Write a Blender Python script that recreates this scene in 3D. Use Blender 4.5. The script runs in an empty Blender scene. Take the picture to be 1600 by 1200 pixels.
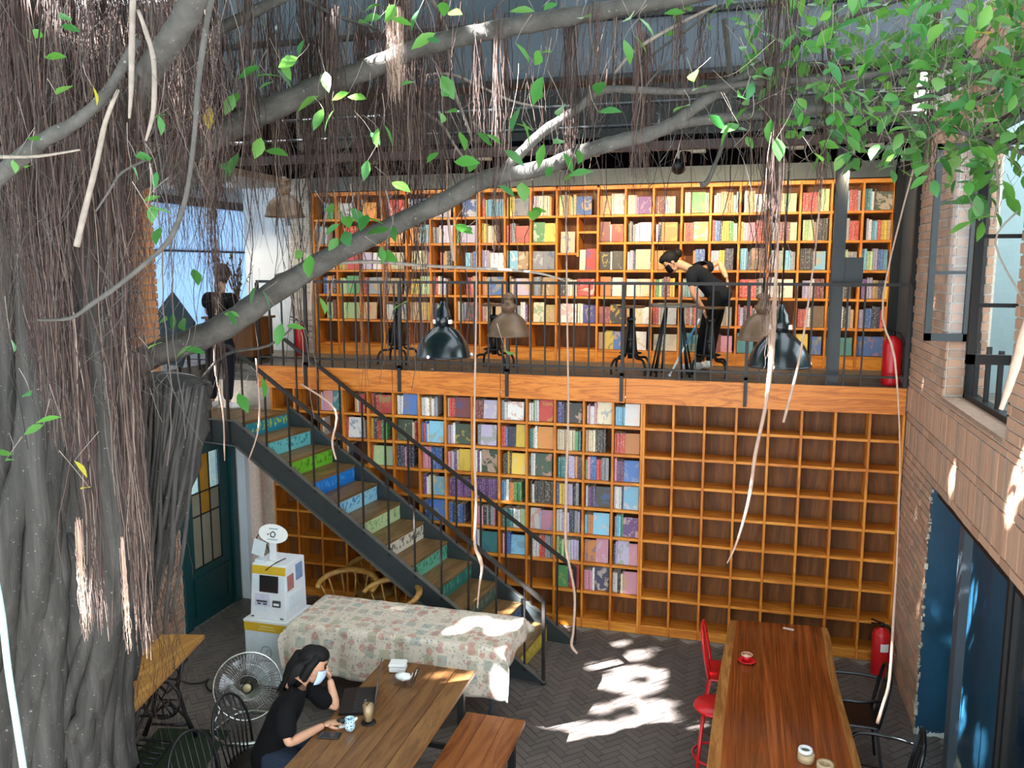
import bpy, bmesh, math, random
import numpy as np
from mathutils import Vector, Matrix, Quaternion
R = random.Random(7)
PI = math.pi
S = bpy.context.scene
COL = S.collection

# ---------------------------------------------------------------- camera
YAW, PITCH, FPX = -.27360, .14017, 1305.4
CAM = np.array([-1.4887, -8.5063, 3.8883])
cd = bpy.data.cameras.new('camera'); cam = bpy.data.objects.new('camera', cd); COL.objects.link(cam)
cam.location = CAM; cam.rotation_euler = (PI/2 - PITCH, 0, -YAW)
cd.sensor_width = 36; cd.lens = FPX/1600*36; cd.clip_start = .05; cd.clip_end = 200
S.camera = cam
FW = np.array([math.sin(YAW)*math.cos(PITCH), math.cos(YAW)*math.cos(PITCH), -math.sin(PITCH)])
RT = np.array([math.cos(YAW), -math.sin(YAW), 0.]); UP = np.cross(RT, FW)
def ray(x, y): return FW + RT*(x-800)/FPX - UP*(y-600)/FPX
def atY(x, y, Y): d = ray(x, y); return CAM + d*(Y-CAM[1])/d[1]
def atX(x, y, X): d = ray(x, y); return CAM + d*(X-CAM[0])/d[0]
def atZ(x, y, Z): d = ray(x, y); return CAM + d*(Z-CAM[2])/d[2]
def atD(x, y, D): return CAM + ray(x, y)*D
def pix(p):
    d = np.asarray(p, float)-CAM; z = d@FW
    return 800+FPX*(d@RT)/z, 600-FPX*(d@UP)/z, z

# ---------------------------------------------------------------- sky, sun, exposure
S.view_settings.view_transform = 'Standard'; S.view_settings.look = 'None'
S.view_settings.exposure = 1.4; S.view_settings.gamma = 1; S.view_settings.use_curve_mapping = False
S.display_settings.display_device = 'sRGB'
W = bpy.data.worlds.new('sky'); S.world = W; W.use_nodes = True
bg = W.node_tree.nodes['Background']; bg.inputs[0].default_value = (.80, .90, 1, 1); bg.inputs[1].default_value = 1.9
SUN_DIR = Vector((.74, .67, -.86)).normalized()
sd = bpy.data.lights.new('sun', 'SUN'); sun = bpy.data.objects.new('sun', sd); COL.objects.link(sun)
sd.energy = 48.0; sd.angle = .0095; sd.color = (.97, .98, 1)
sun.rotation_euler = SUN_DIR.to_track_quat('-Z', 'Y').to_euler(); sun.location = (-8, -8, 12)
S.cycles.max_bounces = 6; S.cycles.diffuse_bounces = 3; S.cycles.glossy_bounces = 3
S.cycles.transmission_bounces = 6; S.cycles.transparent_max_bounces = 12
S.cycles.caustics_reflective = False; S.cycles.caustics_refractive = False
S.cycles.sample_clamp_indirect = 6

# ---------------------------------------------------------------- mesh helpers
class MB:
    def __init__(s): s.v = []; s.f = []; s.m = []; s.s = []
    def add(s, vs, fs, mi=0, smooth=False):
        b = len(s.v); s.v += [tuple(map(float, p)) for p in vs]
        for f in fs: s.f.append([b+i for i in f]); s.m.append(mi); s.s.append(smooth)
        return s
    def box(s, c, d, M=None, mi=0):
        x, y, z = d[0]/2, d[1]/2, d[2]/2
        vs = [Vector((sx*x, sy*y, sz*z)) for sz in (-1, 1) for sy in (-1, 1) for sx in (-1, 1)]
        if M is not None: vs = [M @ v for v in vs]
        c = Vector(c)
        return s.add([v+c for v in vs], [(0,2,3,1),(4,5,7,6),(0,1,5,4),(2,6,7,3),(0,4,6,2),(1,3,7,5)], mi)
    def bx(s, x0, x1, y0, y1, z0, z1, mi=0):
        return s.box(((x0+x1)/2, (y0+y1)/2, (z0+z1)/2), (abs(x1-x0), abs(y1-y0), abs(z1-z0)), None, mi)
    def bar(s, a, b, w, h=None, mi=0, up=(0, 0, 1)):
        a, b = Vector(a), Vector(b); d = b-a; L = d.length
        if L < 1e-6: return s
        z = d/L; u = Vector(up)
        if abs(z.dot(u)) > .98: u = Vector((0, 1, 0))
        x = u.cross(z).normalized(); y = z.cross(x)
        M = Matrix((x, y, z)).transposed()
        return s.box((a+b)/2, (w, h or w, L), M, mi)
    def tube(s, pts, r, n=8, mi=0, caps=True, smooth=True, closed=False, sq=None):
        P = [Vector(p) for p in pts]; k = len(P)
        rr = list(r) if hasattr(r, '__len__') else [r]*k
        T = []
        for i in range(k):
            a = P[(i-1) % k] if closed else P[max(i-1, 0)]; b = P[(i+1) % k] if closed else P[min(i+1, k-1)]
            t = b-a; T.append(t.normalized() if t.length > 1e-9 else Vector((0, 0, 1)))
        u = Vector((0, 0, 1)) if abs(T[0].z) < .9 else Vector((1, 0, 0))
        u = (u - T[0]*u.dot(T[0])).normalized()
        vs = []
        for i in range(k):
            u = (u - T[i]*u.dot(T[i])).normalized(); w = T[i].cross(u)
            for j in range(n):
                a = 2*PI*j/n
                vs.append(P[i] + (u*math.cos(a) + w*math.sin(a)*(sq or 1))*rr[i])
        fs = []
        for i in range(k if closed else k-1):
            i2 = (i+1) % k
            for j in range(n):
                j2 = (j+1) % n; fs.append((i*n+j, i*n+j2, i2*n+j2, i2*n+j))
        if caps and not closed:
            fs.append(tuple(range(n))[::-1]); fs.append(tuple((k-1)*n+j for j in range(n)))
        return s.add(vs, fs, mi, smooth)
    def lathe(s, prof, c=(0, 0, 0), n=24, mi=0, M=None, smooth=True, sx=1, sy=1):
        vs = []; c = Vector(c)
        for r, z in prof:
            for j in range(n):
                a = 2*PI*j/n; v = Vector((r*math.cos(a)*sx, r*math.sin(a)*sy, z))
                vs.append((M @ v if M is not None else v)+c)
        fs = []
        for i in range(len(prof)-1):
            for j in range(n):
                j2 = (j+1) % n; fs.append((i*n+j, i*n+j2, (i+1)*n+j2, (i+1)*n+j))
        if prof[0][0] > 1e-6: fs.append(tuple(range(n))[::-1])
        if prof[-1][0] > 1e-6: fs.append(tuple((len(prof)-1)*n+j for j in range(n)))
        return s.add(vs, fs, mi, smooth)
    def ball(s, c, r, n=12, mi=0, M=None):
        m = max(6, n//2+1)
        rx, ry, rz = r if hasattr(r, '__len__') else (r, r, r)
        prof = [(max(1e-7, math.sin(PI*i/m)), -math.cos(PI*i/m)) for i in range(m+1)]
        Q = Matrix.Diagonal((rx, ry, rz))
        return s.lathe(prof, c, n, mi, (M @ Q) if M is not None else Q)
    def prism(s, poly, z0, z1, M=None, mi=0, c=(0, 0, 0)):
        n = len(poly); c = Vector(c)
        vs = [Vector((x, y, z0)) for x, y in poly]+[Vector((x, y, z1)) for x, y in poly]
        if M is not None: vs = [M @ v for v in vs]
        fs = [tuple(range(n))[::-1], tuple(range(n, 2*n))]+[(i, (i+1) % n, n+(i+1) % n, n+i) for i in range(n)]
        return s.add([v+c for v in vs], fs, mi)
    def grid(s, fn, nu, nv, mi=0, smooth=True):
        vs = [fn(i/nu, j/nv) for j in range(nv+1) for i in range(nu+1)]
        fs = [(j*(nu+1)+i, j*(nu+1)+i+1, (j+1)*(nu+1)+i+1, (j+1)*(nu+1)+i) for j in range(nv) for i in range(nu)]
        return s.add(vs, fs, mi, smooth)
    def mesh(s, name, mats, off=(0, 0, 0)):
        me = bpy.data.meshes.new(name)
        o = Vector(off); vs = [(x-o.x, y-o.y, z-o.z) for x, y, z in s.v]
        me.from_pydata(vs, [], s.f)
        me.polygons.foreach_set('material_index', s.m); me.polygons.foreach_set('use_smooth', s.s)
        for m in (mats if isinstance(mats, (list, tuple)) else [mats]): me.materials.append(m)
        me.update(); return me

WL = {}   # world location of every root / part made here
def link(name, me, parent=None, loc=None):
    o = bpy.data.objects.new(name, me); COL.objects.link(o)
    if parent is not None: o.parent = parent
    if loc is not None: o.location = loc
    return o
def tag(o, label=None, cat=None, group=None, kind=None):
    if label: o['label'] = label
    if cat: o['category'] = cat
    if group: o['group'] = group
    if kind: o['kind'] = kind
    return o
def thing(name, label, cat, loc=(0, 0, 0), rz=0, group=None):
    o = link(name, None, None, loc); o.rotation_euler = (0, 0, rz); o.empty_display_size = .1
    WL[o.name] = Vector((0, 0, 0)) if rz else Vector(loc)
    return tag(o, label, cat, group)
def obj(name, mb, mats, parent=None, local=False):
    """one mesh object; geometry given in world coordinates unless local"""
    off = Vector((0, 0, 0))
    if parent is not None and not local: off = WL.get(parent.name, off)
    o = link(name, mb.mesh(name, mats, off), parent)
    WL[o.name] = off
    return o
def solo(name, mb, mats, label, cat, group=None):
    """a thing that is one mesh, origin at its base"""
    v = np.array(mb.v); c = Vector(((v[:, 0].min()+v[:, 0].max())/2, (v[:, 1].min()+v[:, 1].max())/2, v[:, 2].min()))
    o = link(name, mb.mesh(name, mats, c), None, c); WL[o.name] = c
    return tag(o, label, cat, group)
def struct(name, mb, mats, parent=None):
    o = obj(name, mb, mats, parent)
    if parent is None: o['kind'] = 'structure'
    return o
def clone(root, loc, rz=None, label=None, group=None, rec=True):
    def cp(o, par):
        c = o.copy(); COL.objects.link(c)
        if par is not None: c.parent = par
        for ch in list(o.children): cp(ch, c)
        return c
    r = cp(root, None); r.location = loc
    if rz is not None: r.rotation_euler = (0, 0, rz)
    if label: r['label'] = label
    if group: r['group'] = group
    return r
def bev(o, w=.004, n=2):
    m = o.modifiers.new('b', 'BEVEL'); m.width = w; m.segments = n; m.limit_method = 'ANGLE'; return o
def Rz(a): return Matrix.Rotation(a, 3, 'Z')
def Rx(a): return Matrix.Rotation(a, 3, 'X')
def Ry(a): return Matrix.Rotation(a, 3, 'Y')
def smooth_path(pts, k=4):
    """Catmull-Rom through pts"""
    P = [np.array(p, float) for p in pts]; out = []
    for i in range(len(P)-1):
        a = P[max(i-1, 0)]; b = P[i]; c = P[i+1]; d = P[min(i+2, len(P)-1)]
        for j in range(k):
            t = j/k
            out.append(.5*((2*b)+(-a+c)*t+(2*a-5*b+4*c-d)*t*t+(-a+3*b-3*c+d)*t**3))
    out.append(P[-1]); return out
def lerp(a, b, t): return a+(b-a)*t

# ---------------------------------------------------------------- materials
def C(h):
    h = h.lstrip('#'); c = [int(h[i:i+2], 16)/255 for i in (0, 2, 4)]
    return tuple(x/12.92 if x <= .04045 else ((x+.055)/1.055)**2.4 for x in c)+(1,)
class NT:
    def __init__(s, name):
        s.m = bpy.data.materials.new(name); s.m.use_nodes = True; s.t = s.m.node_tree
        s.b = s.t.nodes['Principled BSDF']; s.out = s.t.nodes['Material Output']
    def n(s, ty, **kw):
        x = s.t.nodes.new(ty)
        for k, v in kw.items():
            if k[0] == '_': x.inputs[k[1:].replace('_', ' ')].default_value = v
            else: setattr(x, k, v)
        return x
    def l(s, a, b): s.t.links.new(a, b)
    def coord(s, kind='Object', scale=(1, 1, 1), rot=(0, 0, 0)):
        tc = s.n('ShaderNodeTexCoord'); mp = s.n('ShaderNodeMapping')
        mp.inputs['Scale'].default_value = scale; mp.inputs['Rotation'].default_value = rot
        s.l(tc.outputs[kind], mp.inputs[0]); return mp.outputs[0]
    def noise(s, vec, scale, detail=4, rough=.6, dist=0):
        x = s.n('ShaderNodeTexNoise'); x.inputs['Scale'].default_value = scale; x.inputs['Detail'].default_value = detail
        x.inputs['Roughness'].default_value = rough; x.inputs['Distortion'].default_value = dist
        s.l(vec, x.inputs['Vector']); return x.outputs['Fac']
    def ramp(s, fac, stops):
        x = s.n('ShaderNodeValToRGB'); e = x.color_ramp.elements
        while len(e) < len(stops): e.new(.5)
        for el, (p, c) in zip(e, stops): el.position = p; el.color = c if not isinstance(c, str) else C(c)
        s.l(fac, x.inputs[0]); return x.outputs[0]
    def mix(s, fac, a, b, mode='MIX'):
        x = s.n('ShaderNodeMix', data_type='RGBA', blend_type=mode)
        for sock, v in ((x.inputs[0], fac), (x.inputs[6], a), (x.inputs[7], b)):
            if hasattr(v, 'links') or hasattr(v, 'is_linked'): s.l(v, sock)
            elif isinstance(v, str): sock.default_value = C(v)
            else: sock.default_value = v
        return x.outputs[2]
    def math(s, op, a, b=0.):
        x = s.n('ShaderNodeMath', operation=op)
        for sock, v in ((x.inputs[0], a), (x.inputs[1], b)):
            if hasattr(v, 'is_linked'): s.l(v, sock)
            else: sock.default_value = v
        return x.outputs[0]
    def bump(s, h, st=.3, d=.01):
        x = s.n('ShaderNodeBump'); x.inputs['Strength'].default_value = st; x.inputs['Distance'].default_value = d
        s.l(h, x.inputs['Height']); s.l(x.outputs[0], s.b.inputs['Normal'])
    def base(s, c):
        if hasattr(c, 'is_linked'): s.l(c, s.b.inputs['Base Color'])
        else: s.b.inputs['Base Color'].default_value = C(c) if isinstance(c, str) else c
    def set(s, rough=.6, metal=0., spec=.5, **kw):
        s.b.inputs['Roughness'].default_value = rough; s.b.inputs['Metallic'].default_value = metal
        s.b.inputs['Specular IOR Level'].default_value = spec
        for k, v in kw.items(): s.b.inputs[k.replace('_', ' ')].default_value = v
        return s.m
def plain(name, c, rough=.6, metal=0., spec=.5, var=.12, scale=14., bump=0., **kw):
    t = NT(name); v = t.coord(); f = t.noise(v, scale, 3)
    c = C(c) if isinstance(c, str) else c
    lo = tuple(x*(1-var) for x in c[:3])+(1,); hi = tuple(min(1, x*(1+var)) for x in c[:3])+(1,)
    t.base(t.ramp(f, [(.3, lo), (.7, hi)]))
    if bump: t.bump(f, bump)
    return t.set(rough, metal, spec, **kw)
def wood(name, cols, scale=(2, 14, 14), rough=.5, bump=.08, spec=.4, rings=3.5, pieces=0.):
    t = NT(name); v = t.coord('Object', scale)
    if pieces:
        oi = t.n('ShaderNodeObjectInfo'); sh = t.n('ShaderNodeVectorMath', operation='SCALE'); cx = t.n('ShaderNodeCombineXYZ')
        for i in range(3): t.l(oi.outputs['Random'], cx.inputs[i])
        t.l(cx.outputs[0], sh.inputs[0]); sh.inputs['Scale'].default_value = 37.
        ad = t.n('ShaderNodeVectorMath', operation='ADD'); t.l(v, ad.inputs[0]); t.l(sh.outputs[0], ad.inputs[1]); v = ad.outputs[0]
    f = t.noise(v, 1., 5, .62, .9)
    f2 = t.noise(v, 6., 3, .6)
    fr = t.math('FRACT', t.math('MULTIPLY', f, rings)); tri = t.math('ABSOLUTE', t.math('SUBTRACT', fr, .5))
    g = t.math('ADD', t.math('MULTIPLY', tri, 1.1), t.math('MULTIPLY', f2, .45))
    c = t.ramp(g, [(.15, cols[0]), (.5, cols[1]), (.85, cols[2])])
    if pieces:
        oi = t.n('ShaderNodeObjectInfo')
        c = t.mix(t.math('MULTIPLY', oi.outputs['Random'], pieces), c, cols[0])
    t.base(c); t.bump(g, bump, .004)
    return t.set(rough, 0, spec)
M = {}
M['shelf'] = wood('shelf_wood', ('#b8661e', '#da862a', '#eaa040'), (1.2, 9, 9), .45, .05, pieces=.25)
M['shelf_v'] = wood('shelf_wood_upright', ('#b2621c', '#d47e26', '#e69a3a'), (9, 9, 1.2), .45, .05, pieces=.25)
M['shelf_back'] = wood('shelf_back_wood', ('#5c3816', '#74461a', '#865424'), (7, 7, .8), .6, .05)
M['fascia'] = wood('fascia_wood', ('#ac5c1c', '#d47826', '#e28e36'), (.9, 9, 9), .42, .04, rings=6)
M['tread'] = wood('tread_wood', ('#5a4328', '#745734', '#886840'), (9, 1.4, 9), .45, .05)
M['steel'] = plain('dark_painted_steel', '#2f3537', .45, .0, .5, .12, 5)
M['iron'] = plain('black_iron', '#1a1a1b', .42, .3, .5, .2, 20)
M['rail'] = plain('railing_iron', '#2a2624', .5, .2, .5, .2, 20)
M['beam'] = plain('blue_grey_steel', '#414b54', .5, 0, .5, .08, 3)
M['black'] = plain('black_metal', '#070708', .5, 0, .4, .2, 4)
M['ceil_dark'] = plain('black_ceiling_paint', '#08080a', .9, 0, .0, .2, 3)
M['soffit'] = plain('grey_soffit', '#5e625f', .7, 0, .3, .08, 4)
M['mortar'] = plain('mortar', '#c4bbae', .9, 0, .2, .15, 30, .2)
M['mortar_dark'] = plain('dark_joint', '#8a847b', .9, 0, .2, .15, 30, .2)
M['deck'] = wood('deck', ('#4e4a42', '#66615a', '#78726a'), (1, 7, 7), .55, .05)
M['cement'] = plain('pale_cement', '#b6ab98', .85, 0, .3, .15, 6, .2)
M['white_wall'] = plain('white_wall', '#d4dbe0', .8, 0, .3, .04, 3)
M['beige_ceil'] = plain('beige_ceiling', '#b6a894', .8, 0, .3, .05, 3)
def brickmat(name, cols, rough=.85):
    t = NT(name); oi = t.n('ShaderNodeObjectInfo'); at = t.n('ShaderNodeAttribute', attribute_name='rnd')
    f = t.math('FRACT', t.math('ADD', oi.outputs['Random'], at.outputs['Fac']))
    v = t.coord('Object', (1, 1, 1)); n = t.noise(v, 35, 4)
    c = t.ramp(f, [(0, cols[0]), (.35, cols[1]), (.7, cols[2]), (1, cols[3])])
    t.base(t.mix(t.math('MULTIPLY', n, .5), c, cols[4])); t.bump(n, .35, .006)
    return t.set(rough, 0, .25)
M['brick'] = brickmat('wall_brick', ('#96644c', '#b8866a', '#ac7c64', '#8c6f60', '#cbb49c'))
M['brick_warm'] = brickmat('orange_brick', ('#b06a3e', '#c07a4c', '#b87848', '#a86c48', '#cfa67e'))
M['brick_pale'] = brickmat('whitewashed_brick', ('#a89f90', '#b8b0a2', '#a89888', '#98887c', '#c8c2b4'))
M['paver'] = brickmat('floor_brick', ('#4c4644', '#5c5450', '#625852', '#544c49', '#6e6660'), .45)
# glass: clear panes that tint and reflect
def glass(name, tint=(.9, .96, .97, 1), rough=.03, refl=.12):
    t = NT(name); tr = t.n('ShaderNodeBsdfTransparent'); tr.inputs[0].default_value = tint
    gl = t.n('ShaderNodeBsdfGlossy'); gl.inputs['Roughness'].default_value = rough
    fr = t.n('ShaderNodeLayerWeight'); fr.inputs[0].default_value = .5
    mx = t.n('ShaderNodeMixShader'); t.l(t.math('ADD', t.math('MULTIPLY', t.math('POWER', fr.outputs['Facing'], 4.), .6), refl), mx.inputs[0])
    t.l(tr.outputs[0], mx.inputs[1]); t.l(gl.outputs[0], mx.inputs[2]); t.l(mx.outputs[0], t.out.inputs[0])
    return t.m
M['glass'] = glass('clear_glass', (.985, .99, .99, 1), refl=.03)
M['glass_blue'] = glass('bluish_glass', (.62, .8, .9, 1), .05, .10)
M['white'] = plain('white_plastic', '#e6e6e4', .4, 0, .5, .03)
M['red'] = plain('red_paint', '#c4161c', .32, 0, .5, .06)
M['skin'] = plain('skin', '#c08e70', .55, 0, .4, .06, 20)
M['hair'] = plain('black_hair', '#0d0b0b', .7, 0, .25, .3, 60)
M['blackcloth'] = plain('black_cloth', '#08080a', .9, 0, .2, .2, 30)
M['navycloth'] = plain('navy_cloth', '#11151d', .85, 0, .2, .2, 30)
M['denim'] = plain('denim', '#232c3a', .9, 0, .2, .2, 60)
# ================================================================ bricks
def unit_cube():
    mb = MB().box((0, 0, 0), (1, 1, 1)); return mb
_BM = {}
def brick_piece(name, parent, c, d, mat, rot=None):
    key = (name, mat.name)
    if key not in _BM: _BM[key] = unit_cube().mesh(name, mat)
    o = link(name, _BM[key], parent, Vector(c)-WL[parent.name]); o.scale = d
    if rot is not None: o.rotation_euler = rot
    return o
def joined_bricks(name, parent, items, mat):
    if not items: return
    mb = MB(); rnd = []
    for c, d, rot in items:
        M = None
        if rot is not None: M = Rz(rot[2])
        mb.box(c, d, M); q = R.random(); rnd += [q]*6
    me = mb.mesh(name, mat, WL[parent.name])
    a = me.attributes.new('rnd', 'FLOAT', 'FACE'); a.data.foreach_set('value', rnd)
    o = link(name, me, parent); o['kind'] = 'stuff'; return o
def lay(parent, items, mat, limit=300, key=None, name='brick', others='bricks'):
    """largest in view become single parts, the rest one joined part"""
    it = sorted(items, key=key) if key else list(items)
    for c, d, rot in it[:limit]: brick_piece(name, parent, c, d, mat, rot)
    joined_bricks(others, parent, it[limit:], mat)
def near(it): return pix(it[0])[2]
def inview(it, boxes):
    x, y, z = pix(it[0]); ok = any(a <= x <= c and b <= y <= d for a, b, c, d in boxes)
    return (0 if ok else 1, z)
def course(axis, plane, u0, u1, z0, z1, thick=.05, L=.20, H=.058, J=.014, soldier=False, sgn=-1, jit=.004):
    """running bond (or soldier course) on a wall plane; axis 'X': plane x=plane, u runs along Y; 'Y': plane y=plane, u along X"""
    out = []
    if soldier: L, H = H, (z1-z0-J)
    nz = max(1, int((z1-z0+J)/(H+J)+.5)); hz = (z1-z0)/nz
    for r in range(nz):
        zc = z0+(r+.5)*hz; u = u0-(0 if (r % 2 == 0 or soldier) else L/2)
        while u < u1-.02:
            a, b = max(u, u0), min(u+L, u1)
            if b-a > .025:
                off = R.uniform(-jit, jit); dz = hz-J
                w = (b-a)*R.uniform(.985, 1.0)
                p = plane+sgn*(-thick/2)+off
                if axis == 'X': out.append(((p, (a+b)/2, zc), (thick, w, dz), (0, 0, R.uniform(-.01, .01))))
                else: out.append((((a+b)/2, p, zc), (w, thick, dz), (0, 0, R.uniform(-.01, .01))))
            u += L+J
    return out

# ---------------------------------------------------------------- floor
fl = struct('floor', MB().bx(-12.5, 2.6, -9.5, 1.7, -.12, -.006), M['mortar_dark'])
WL['floor'] = Vector((0, 0, 0))
items = []
PL, PW, PJ = .198, .066, .006
c45, s45 = math.cos(PI/4), math.sin(PI/4)
for j in range(-95, 95):
    for i in range(-95, 95):
        o = (i-j) % 6
        if o == 0: u, v, du, dv = i+1.5, j+.5, 3, 1
        elif o == 3 and True:
            # vertical brick whose lowest cell is (i, j): rows where (i-j)%6 in 3..5, lowest row has remainder 5
            continue
        elif o == 5: u, v, du, dv = i+.5, j+1.5, 1, 3
        else: continue
        x = -3.3+(u*c45-v*s45)*PW; y = -2.4+(u*s45+v*c45)*PW
        if not (-7.05 < x < .24 and -5.4 < y < -.02): continue
        if x > -.03 and y > -1.33: continue
        items.append(((x, y, -.012+R.uniform(-.0015, .0015)), (du*PW-PJ, dv*PW-PJ, .026), (0, 0, PI/4+R.uniform(-.008, .008))))
VIS = [(825, 1000, 1110, 1200), (1330, 1050, 1440, 1200), (270, 1000, 400, 1200)]
lay(fl, items, M['paver'], 300, lambda it: inview(it, VIS))

# ---------------------------------------------------------------- right wall
wr = MB()
wr.bx(.012, .24, -1.27, 1.75, -.1, 2.13); wr.bx(.012, .30, -5.6, 1.75, 2.13, 2.88)
wr.bx(.012, .30, -1.42, .02, 2.88, 4.9); wr.bx(.012, .30, 1.3, 1.75, 2.88, 4.9)
wr.bx(.012, .30, -5.6, -3.08, 2.88, 4.9); wr.bx(.012, .30, -5.6, 1.75, 4.9, 5.7)
wright = struct('wall_right', wr, M['mortar'])
it = course('X', 0, -1.30, 0, 0, 2.13)
it += course('X', 0, -5.5, 0, 2.13, 2.20)
it += course('X', 0, -5.5, 0, 2.20, 2.46, soldier=True)
it += course('X', 0, -5.5, 0, 2.46, 2.53)
it += course('X', 0, -5.5, 0, 2.53, 2.78, soldier=True)
it += course('X', 0, -5.5, 0, 2.78, 2.88)
it += course('X', 0, -1.42, 0, 2.88, 5.2)
it += course('X', 0, -5.5, -3.08, 2.88, 5.6)
it += course('X', 0, -3.08, -1.42, 4.94, 5.6)
it += course('Y', -1.434, .02, .28, 2.9, 4.88, sgn=-1)
lay(wright, it, M['brick'], 300, lambda q: inview(q, [(1415, 230, 1625, 960)]))
# ragged plaster left along the edge of the lower doorway
pl = MB()
for i in range(70):
    z = R.uniform(.02, 2.1); s_ = R.uniform(.3, 1)
    pl.box((R.uniform(-.012, .004), -1.305-R.uniform(0, .008), z), (R.uniform(.01, .03)*s_, R.uniform(.01, .03)*s_, R.uniform(.01, .06)*s_), Rz(R.uniform(-.6, .6)) @ Rx(R.uniform(-.6, .6)))
o = obj('plaster_flakes', pl, M['cement'], wright); o['kind'] = 'stuff'

# blue painted wall inside the doorway, with flaking paint
t = NT('blue_wall_paint'); v = t.coord('Object', (1, 1, 1))
n1 = t.noise(v, 2.2, 5, .6); n2 = t.noise(v, 9, 5, .75)
sep = t.n('ShaderNodeSeparateXYZ'); t.l(v, sep.inputs[0])
hz = t.math('MULTIPLY', sep.outputs[2], -1.0)
fl_ = t.math('GREATER_THAN', t.math('ADD', n2, t.math('MULTIPLY', t.math('MAXIMUM', t.math('ADD', hz, .12), 0.), 3.2)), .735)
t.base(t.mix(fl_, t.ramp(n1, [(.3, '#103447'), (.7, '#1f4c66')]), '#cfd3cd'))
t.bump(n2, .2); M['blue'] = t.set(.35, 0, .5)
wb = MB().bx(.24, .30, -5.6, -1.25, -.1, 2.13).bx(.0, .24, -1.302, -1.272, -.1, 2.13)
wblue = struct('wall_doorway', wb, M['blue'])
th = struct('threshold', MB().bx(.02, .62, -5.6, -1.9, -.1, .012), M['cement'])
# door in the right wall: grey steel post, black post, two panes
dr = tag(thing('door_1', None, None, (.1, -2.2, 0)), kind='structure')
obj('post', MB().bx(.05, .11, -2.16, -2.03, 0, 2.13), M['beam'], dr)
obj('post', MB().bx(.03, .10, -3.40, -3.28, 0, 2.13).bx(.01, .03, -3.36, -3.32, 0, 2.13), M['black'], dr)
obj('head_rail', MB().bx(.03, .14, -5.5, -1.35, 2.07, 2.13), M['black'], dr)
obj('pane', MB().bx(.06, .068, -5.4, -3.36, .03, 2.07), M['glass_blue'], dr)
obj('bottom_rail', MB().bx(.04, .12, -5.4, -2.2, 0, .035), M['black'], dr)

# ---------------------------------------------------------------- left walls
wl = MB()
wl.bx(-7.45, -7.13, -9.5, -1.30, -.1, 2.06); wl.bx(-7.45, -7.13, -.30, .30, -.1, 2.06); wl.bx(-7.45, -7.13, -9.5, .30, 2.06, 2.2); wl.bx(-7.45, -7.13, -9.5, -1.12, 2.2, 2.56)
wl.bx(-10.2, -6.98, .28, .34, -.1, 2.75)
wleft = struct('wall_left', wl, M['mortar'])
it = course('X', -7.12, -2.6, -1.30, 0, 2.06, sgn=1) + course('X', -7.12, -4.6, -2.6, 0, 2.06, sgn=1)
lay(wleft, it, M['brick'], 170, lambda q: inview(q, [(200, 650, 330, 1020)]))
# teal panelled door with a leaded window
d2 = tag(thing('door_2', None, None, (-7.14, -.8, 0)), kind='structure')
teal = plain('teal_door_paint', '#0b3f42', .4, 0, .5, .15, 6)
obj('frame', MB().bx(-7.2, -7.10, -1.30, -1.20, 0, 2.08).bx(-7.2, -7.10, -.40, -.30, 0, 2.08).bx(-7.2, -7.10, -1.30, -.30, 1.99, 2.08), teal, d2)
obj('door_leaf', MB().bx(-7.17, -7.13, -1.20, -.40, 0, .62).bx(-7.17, -7.13, -1.20, -1.08, .62, 1.99).bx(-7.17, -7.13, -.58, -.40, .62, 1.99).bx(-7.17, -7.13, -1.08, -.58, 1.87, 1.99), teal, d2)
obj('panel_moulding', MB().bx(-7.135, -7.115, -1.12, -.48, .50, .53).bx(-7.135, -7.115, -1.12, -.48, .10, .13).bx(-7.135, -7.115, -1.12, -1.09, .13, .50).bx(-7.135, -7.115, -.51, -.48, .13, .50), teal, d2)
amber = plain('amber_pane', '#b0802c', .25, 0, .5, .1, 5); greyp = plain('frosted_pane', '#8f8a78', .3, 0, .5, .08, 5)
cells = [(-1.08, -.92), (-.92, -.75), (-.75, -.58)]
for i, (a, b) in enumerate(cells):
    for j, (z0, z1) in enumerate(((.62, 1.2), (1.2, 1.45), (1.45, 1.87))):
        m = amber if (i == 1 and j > 0) else (M['glass_blue'] if (j == 2 and i != 1) else greyp)
        obj('pane', MB().bx(-7.155, -7.148, a+.008, b-.008, z0+.008, z1-.008), m, d2)
ld = MB()
for y in (-1.08, -.92, -.75, -.58): ld.bx(-7.16, -7.14, y-.007, y+.007, .62, 1.87)
for z in (.62, 1.2, 1.45, 1.87): ld.bx(-7.16, -7.14, -1.08, -.58, z-.007, z+.007)
obj('glazing_bar', ld, M['black'], d2)
struct('trim_1', MB().bx(-7.10, -7.00, -.28, -.2, 0, 2.10), M['white_wall'])

# ---------------------------------------------------------------- mezzanine and the room past it
deck = struct('floor_mezzanine', MB().bx(-7.9, 0, 0.0, 1.72, 2.56, 2.75).bx(-10.2, -7.9, -3.6, 4.7, 2.56, 2.75).bx(-7.9, -7.6, -3.6, 0, 2.56, 2.75).bx(-7.6, -7.16, -3.6, -1.1, 2.56, 2.75), M['deck'])
struct('wall_back', MB().bx(-7.3, .3, 1.68, 1.85, 2.5, 6.0), M['soffit'])
struct('trim_2', MB().bx(-6.95, -.02, 1.30, 1.36, 4.825, 5.0), M['soffit'])
struct('ceiling', MB().bx(-7.2, .3, -.25, 1.8, 5.0, 5.12), M['ceil_dark'])
struct('ceiling_corner', MB().bx(-10.2, -7.2, -3.6, 4.7, 4.92, 5.1), M['beige_ceil'])
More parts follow.
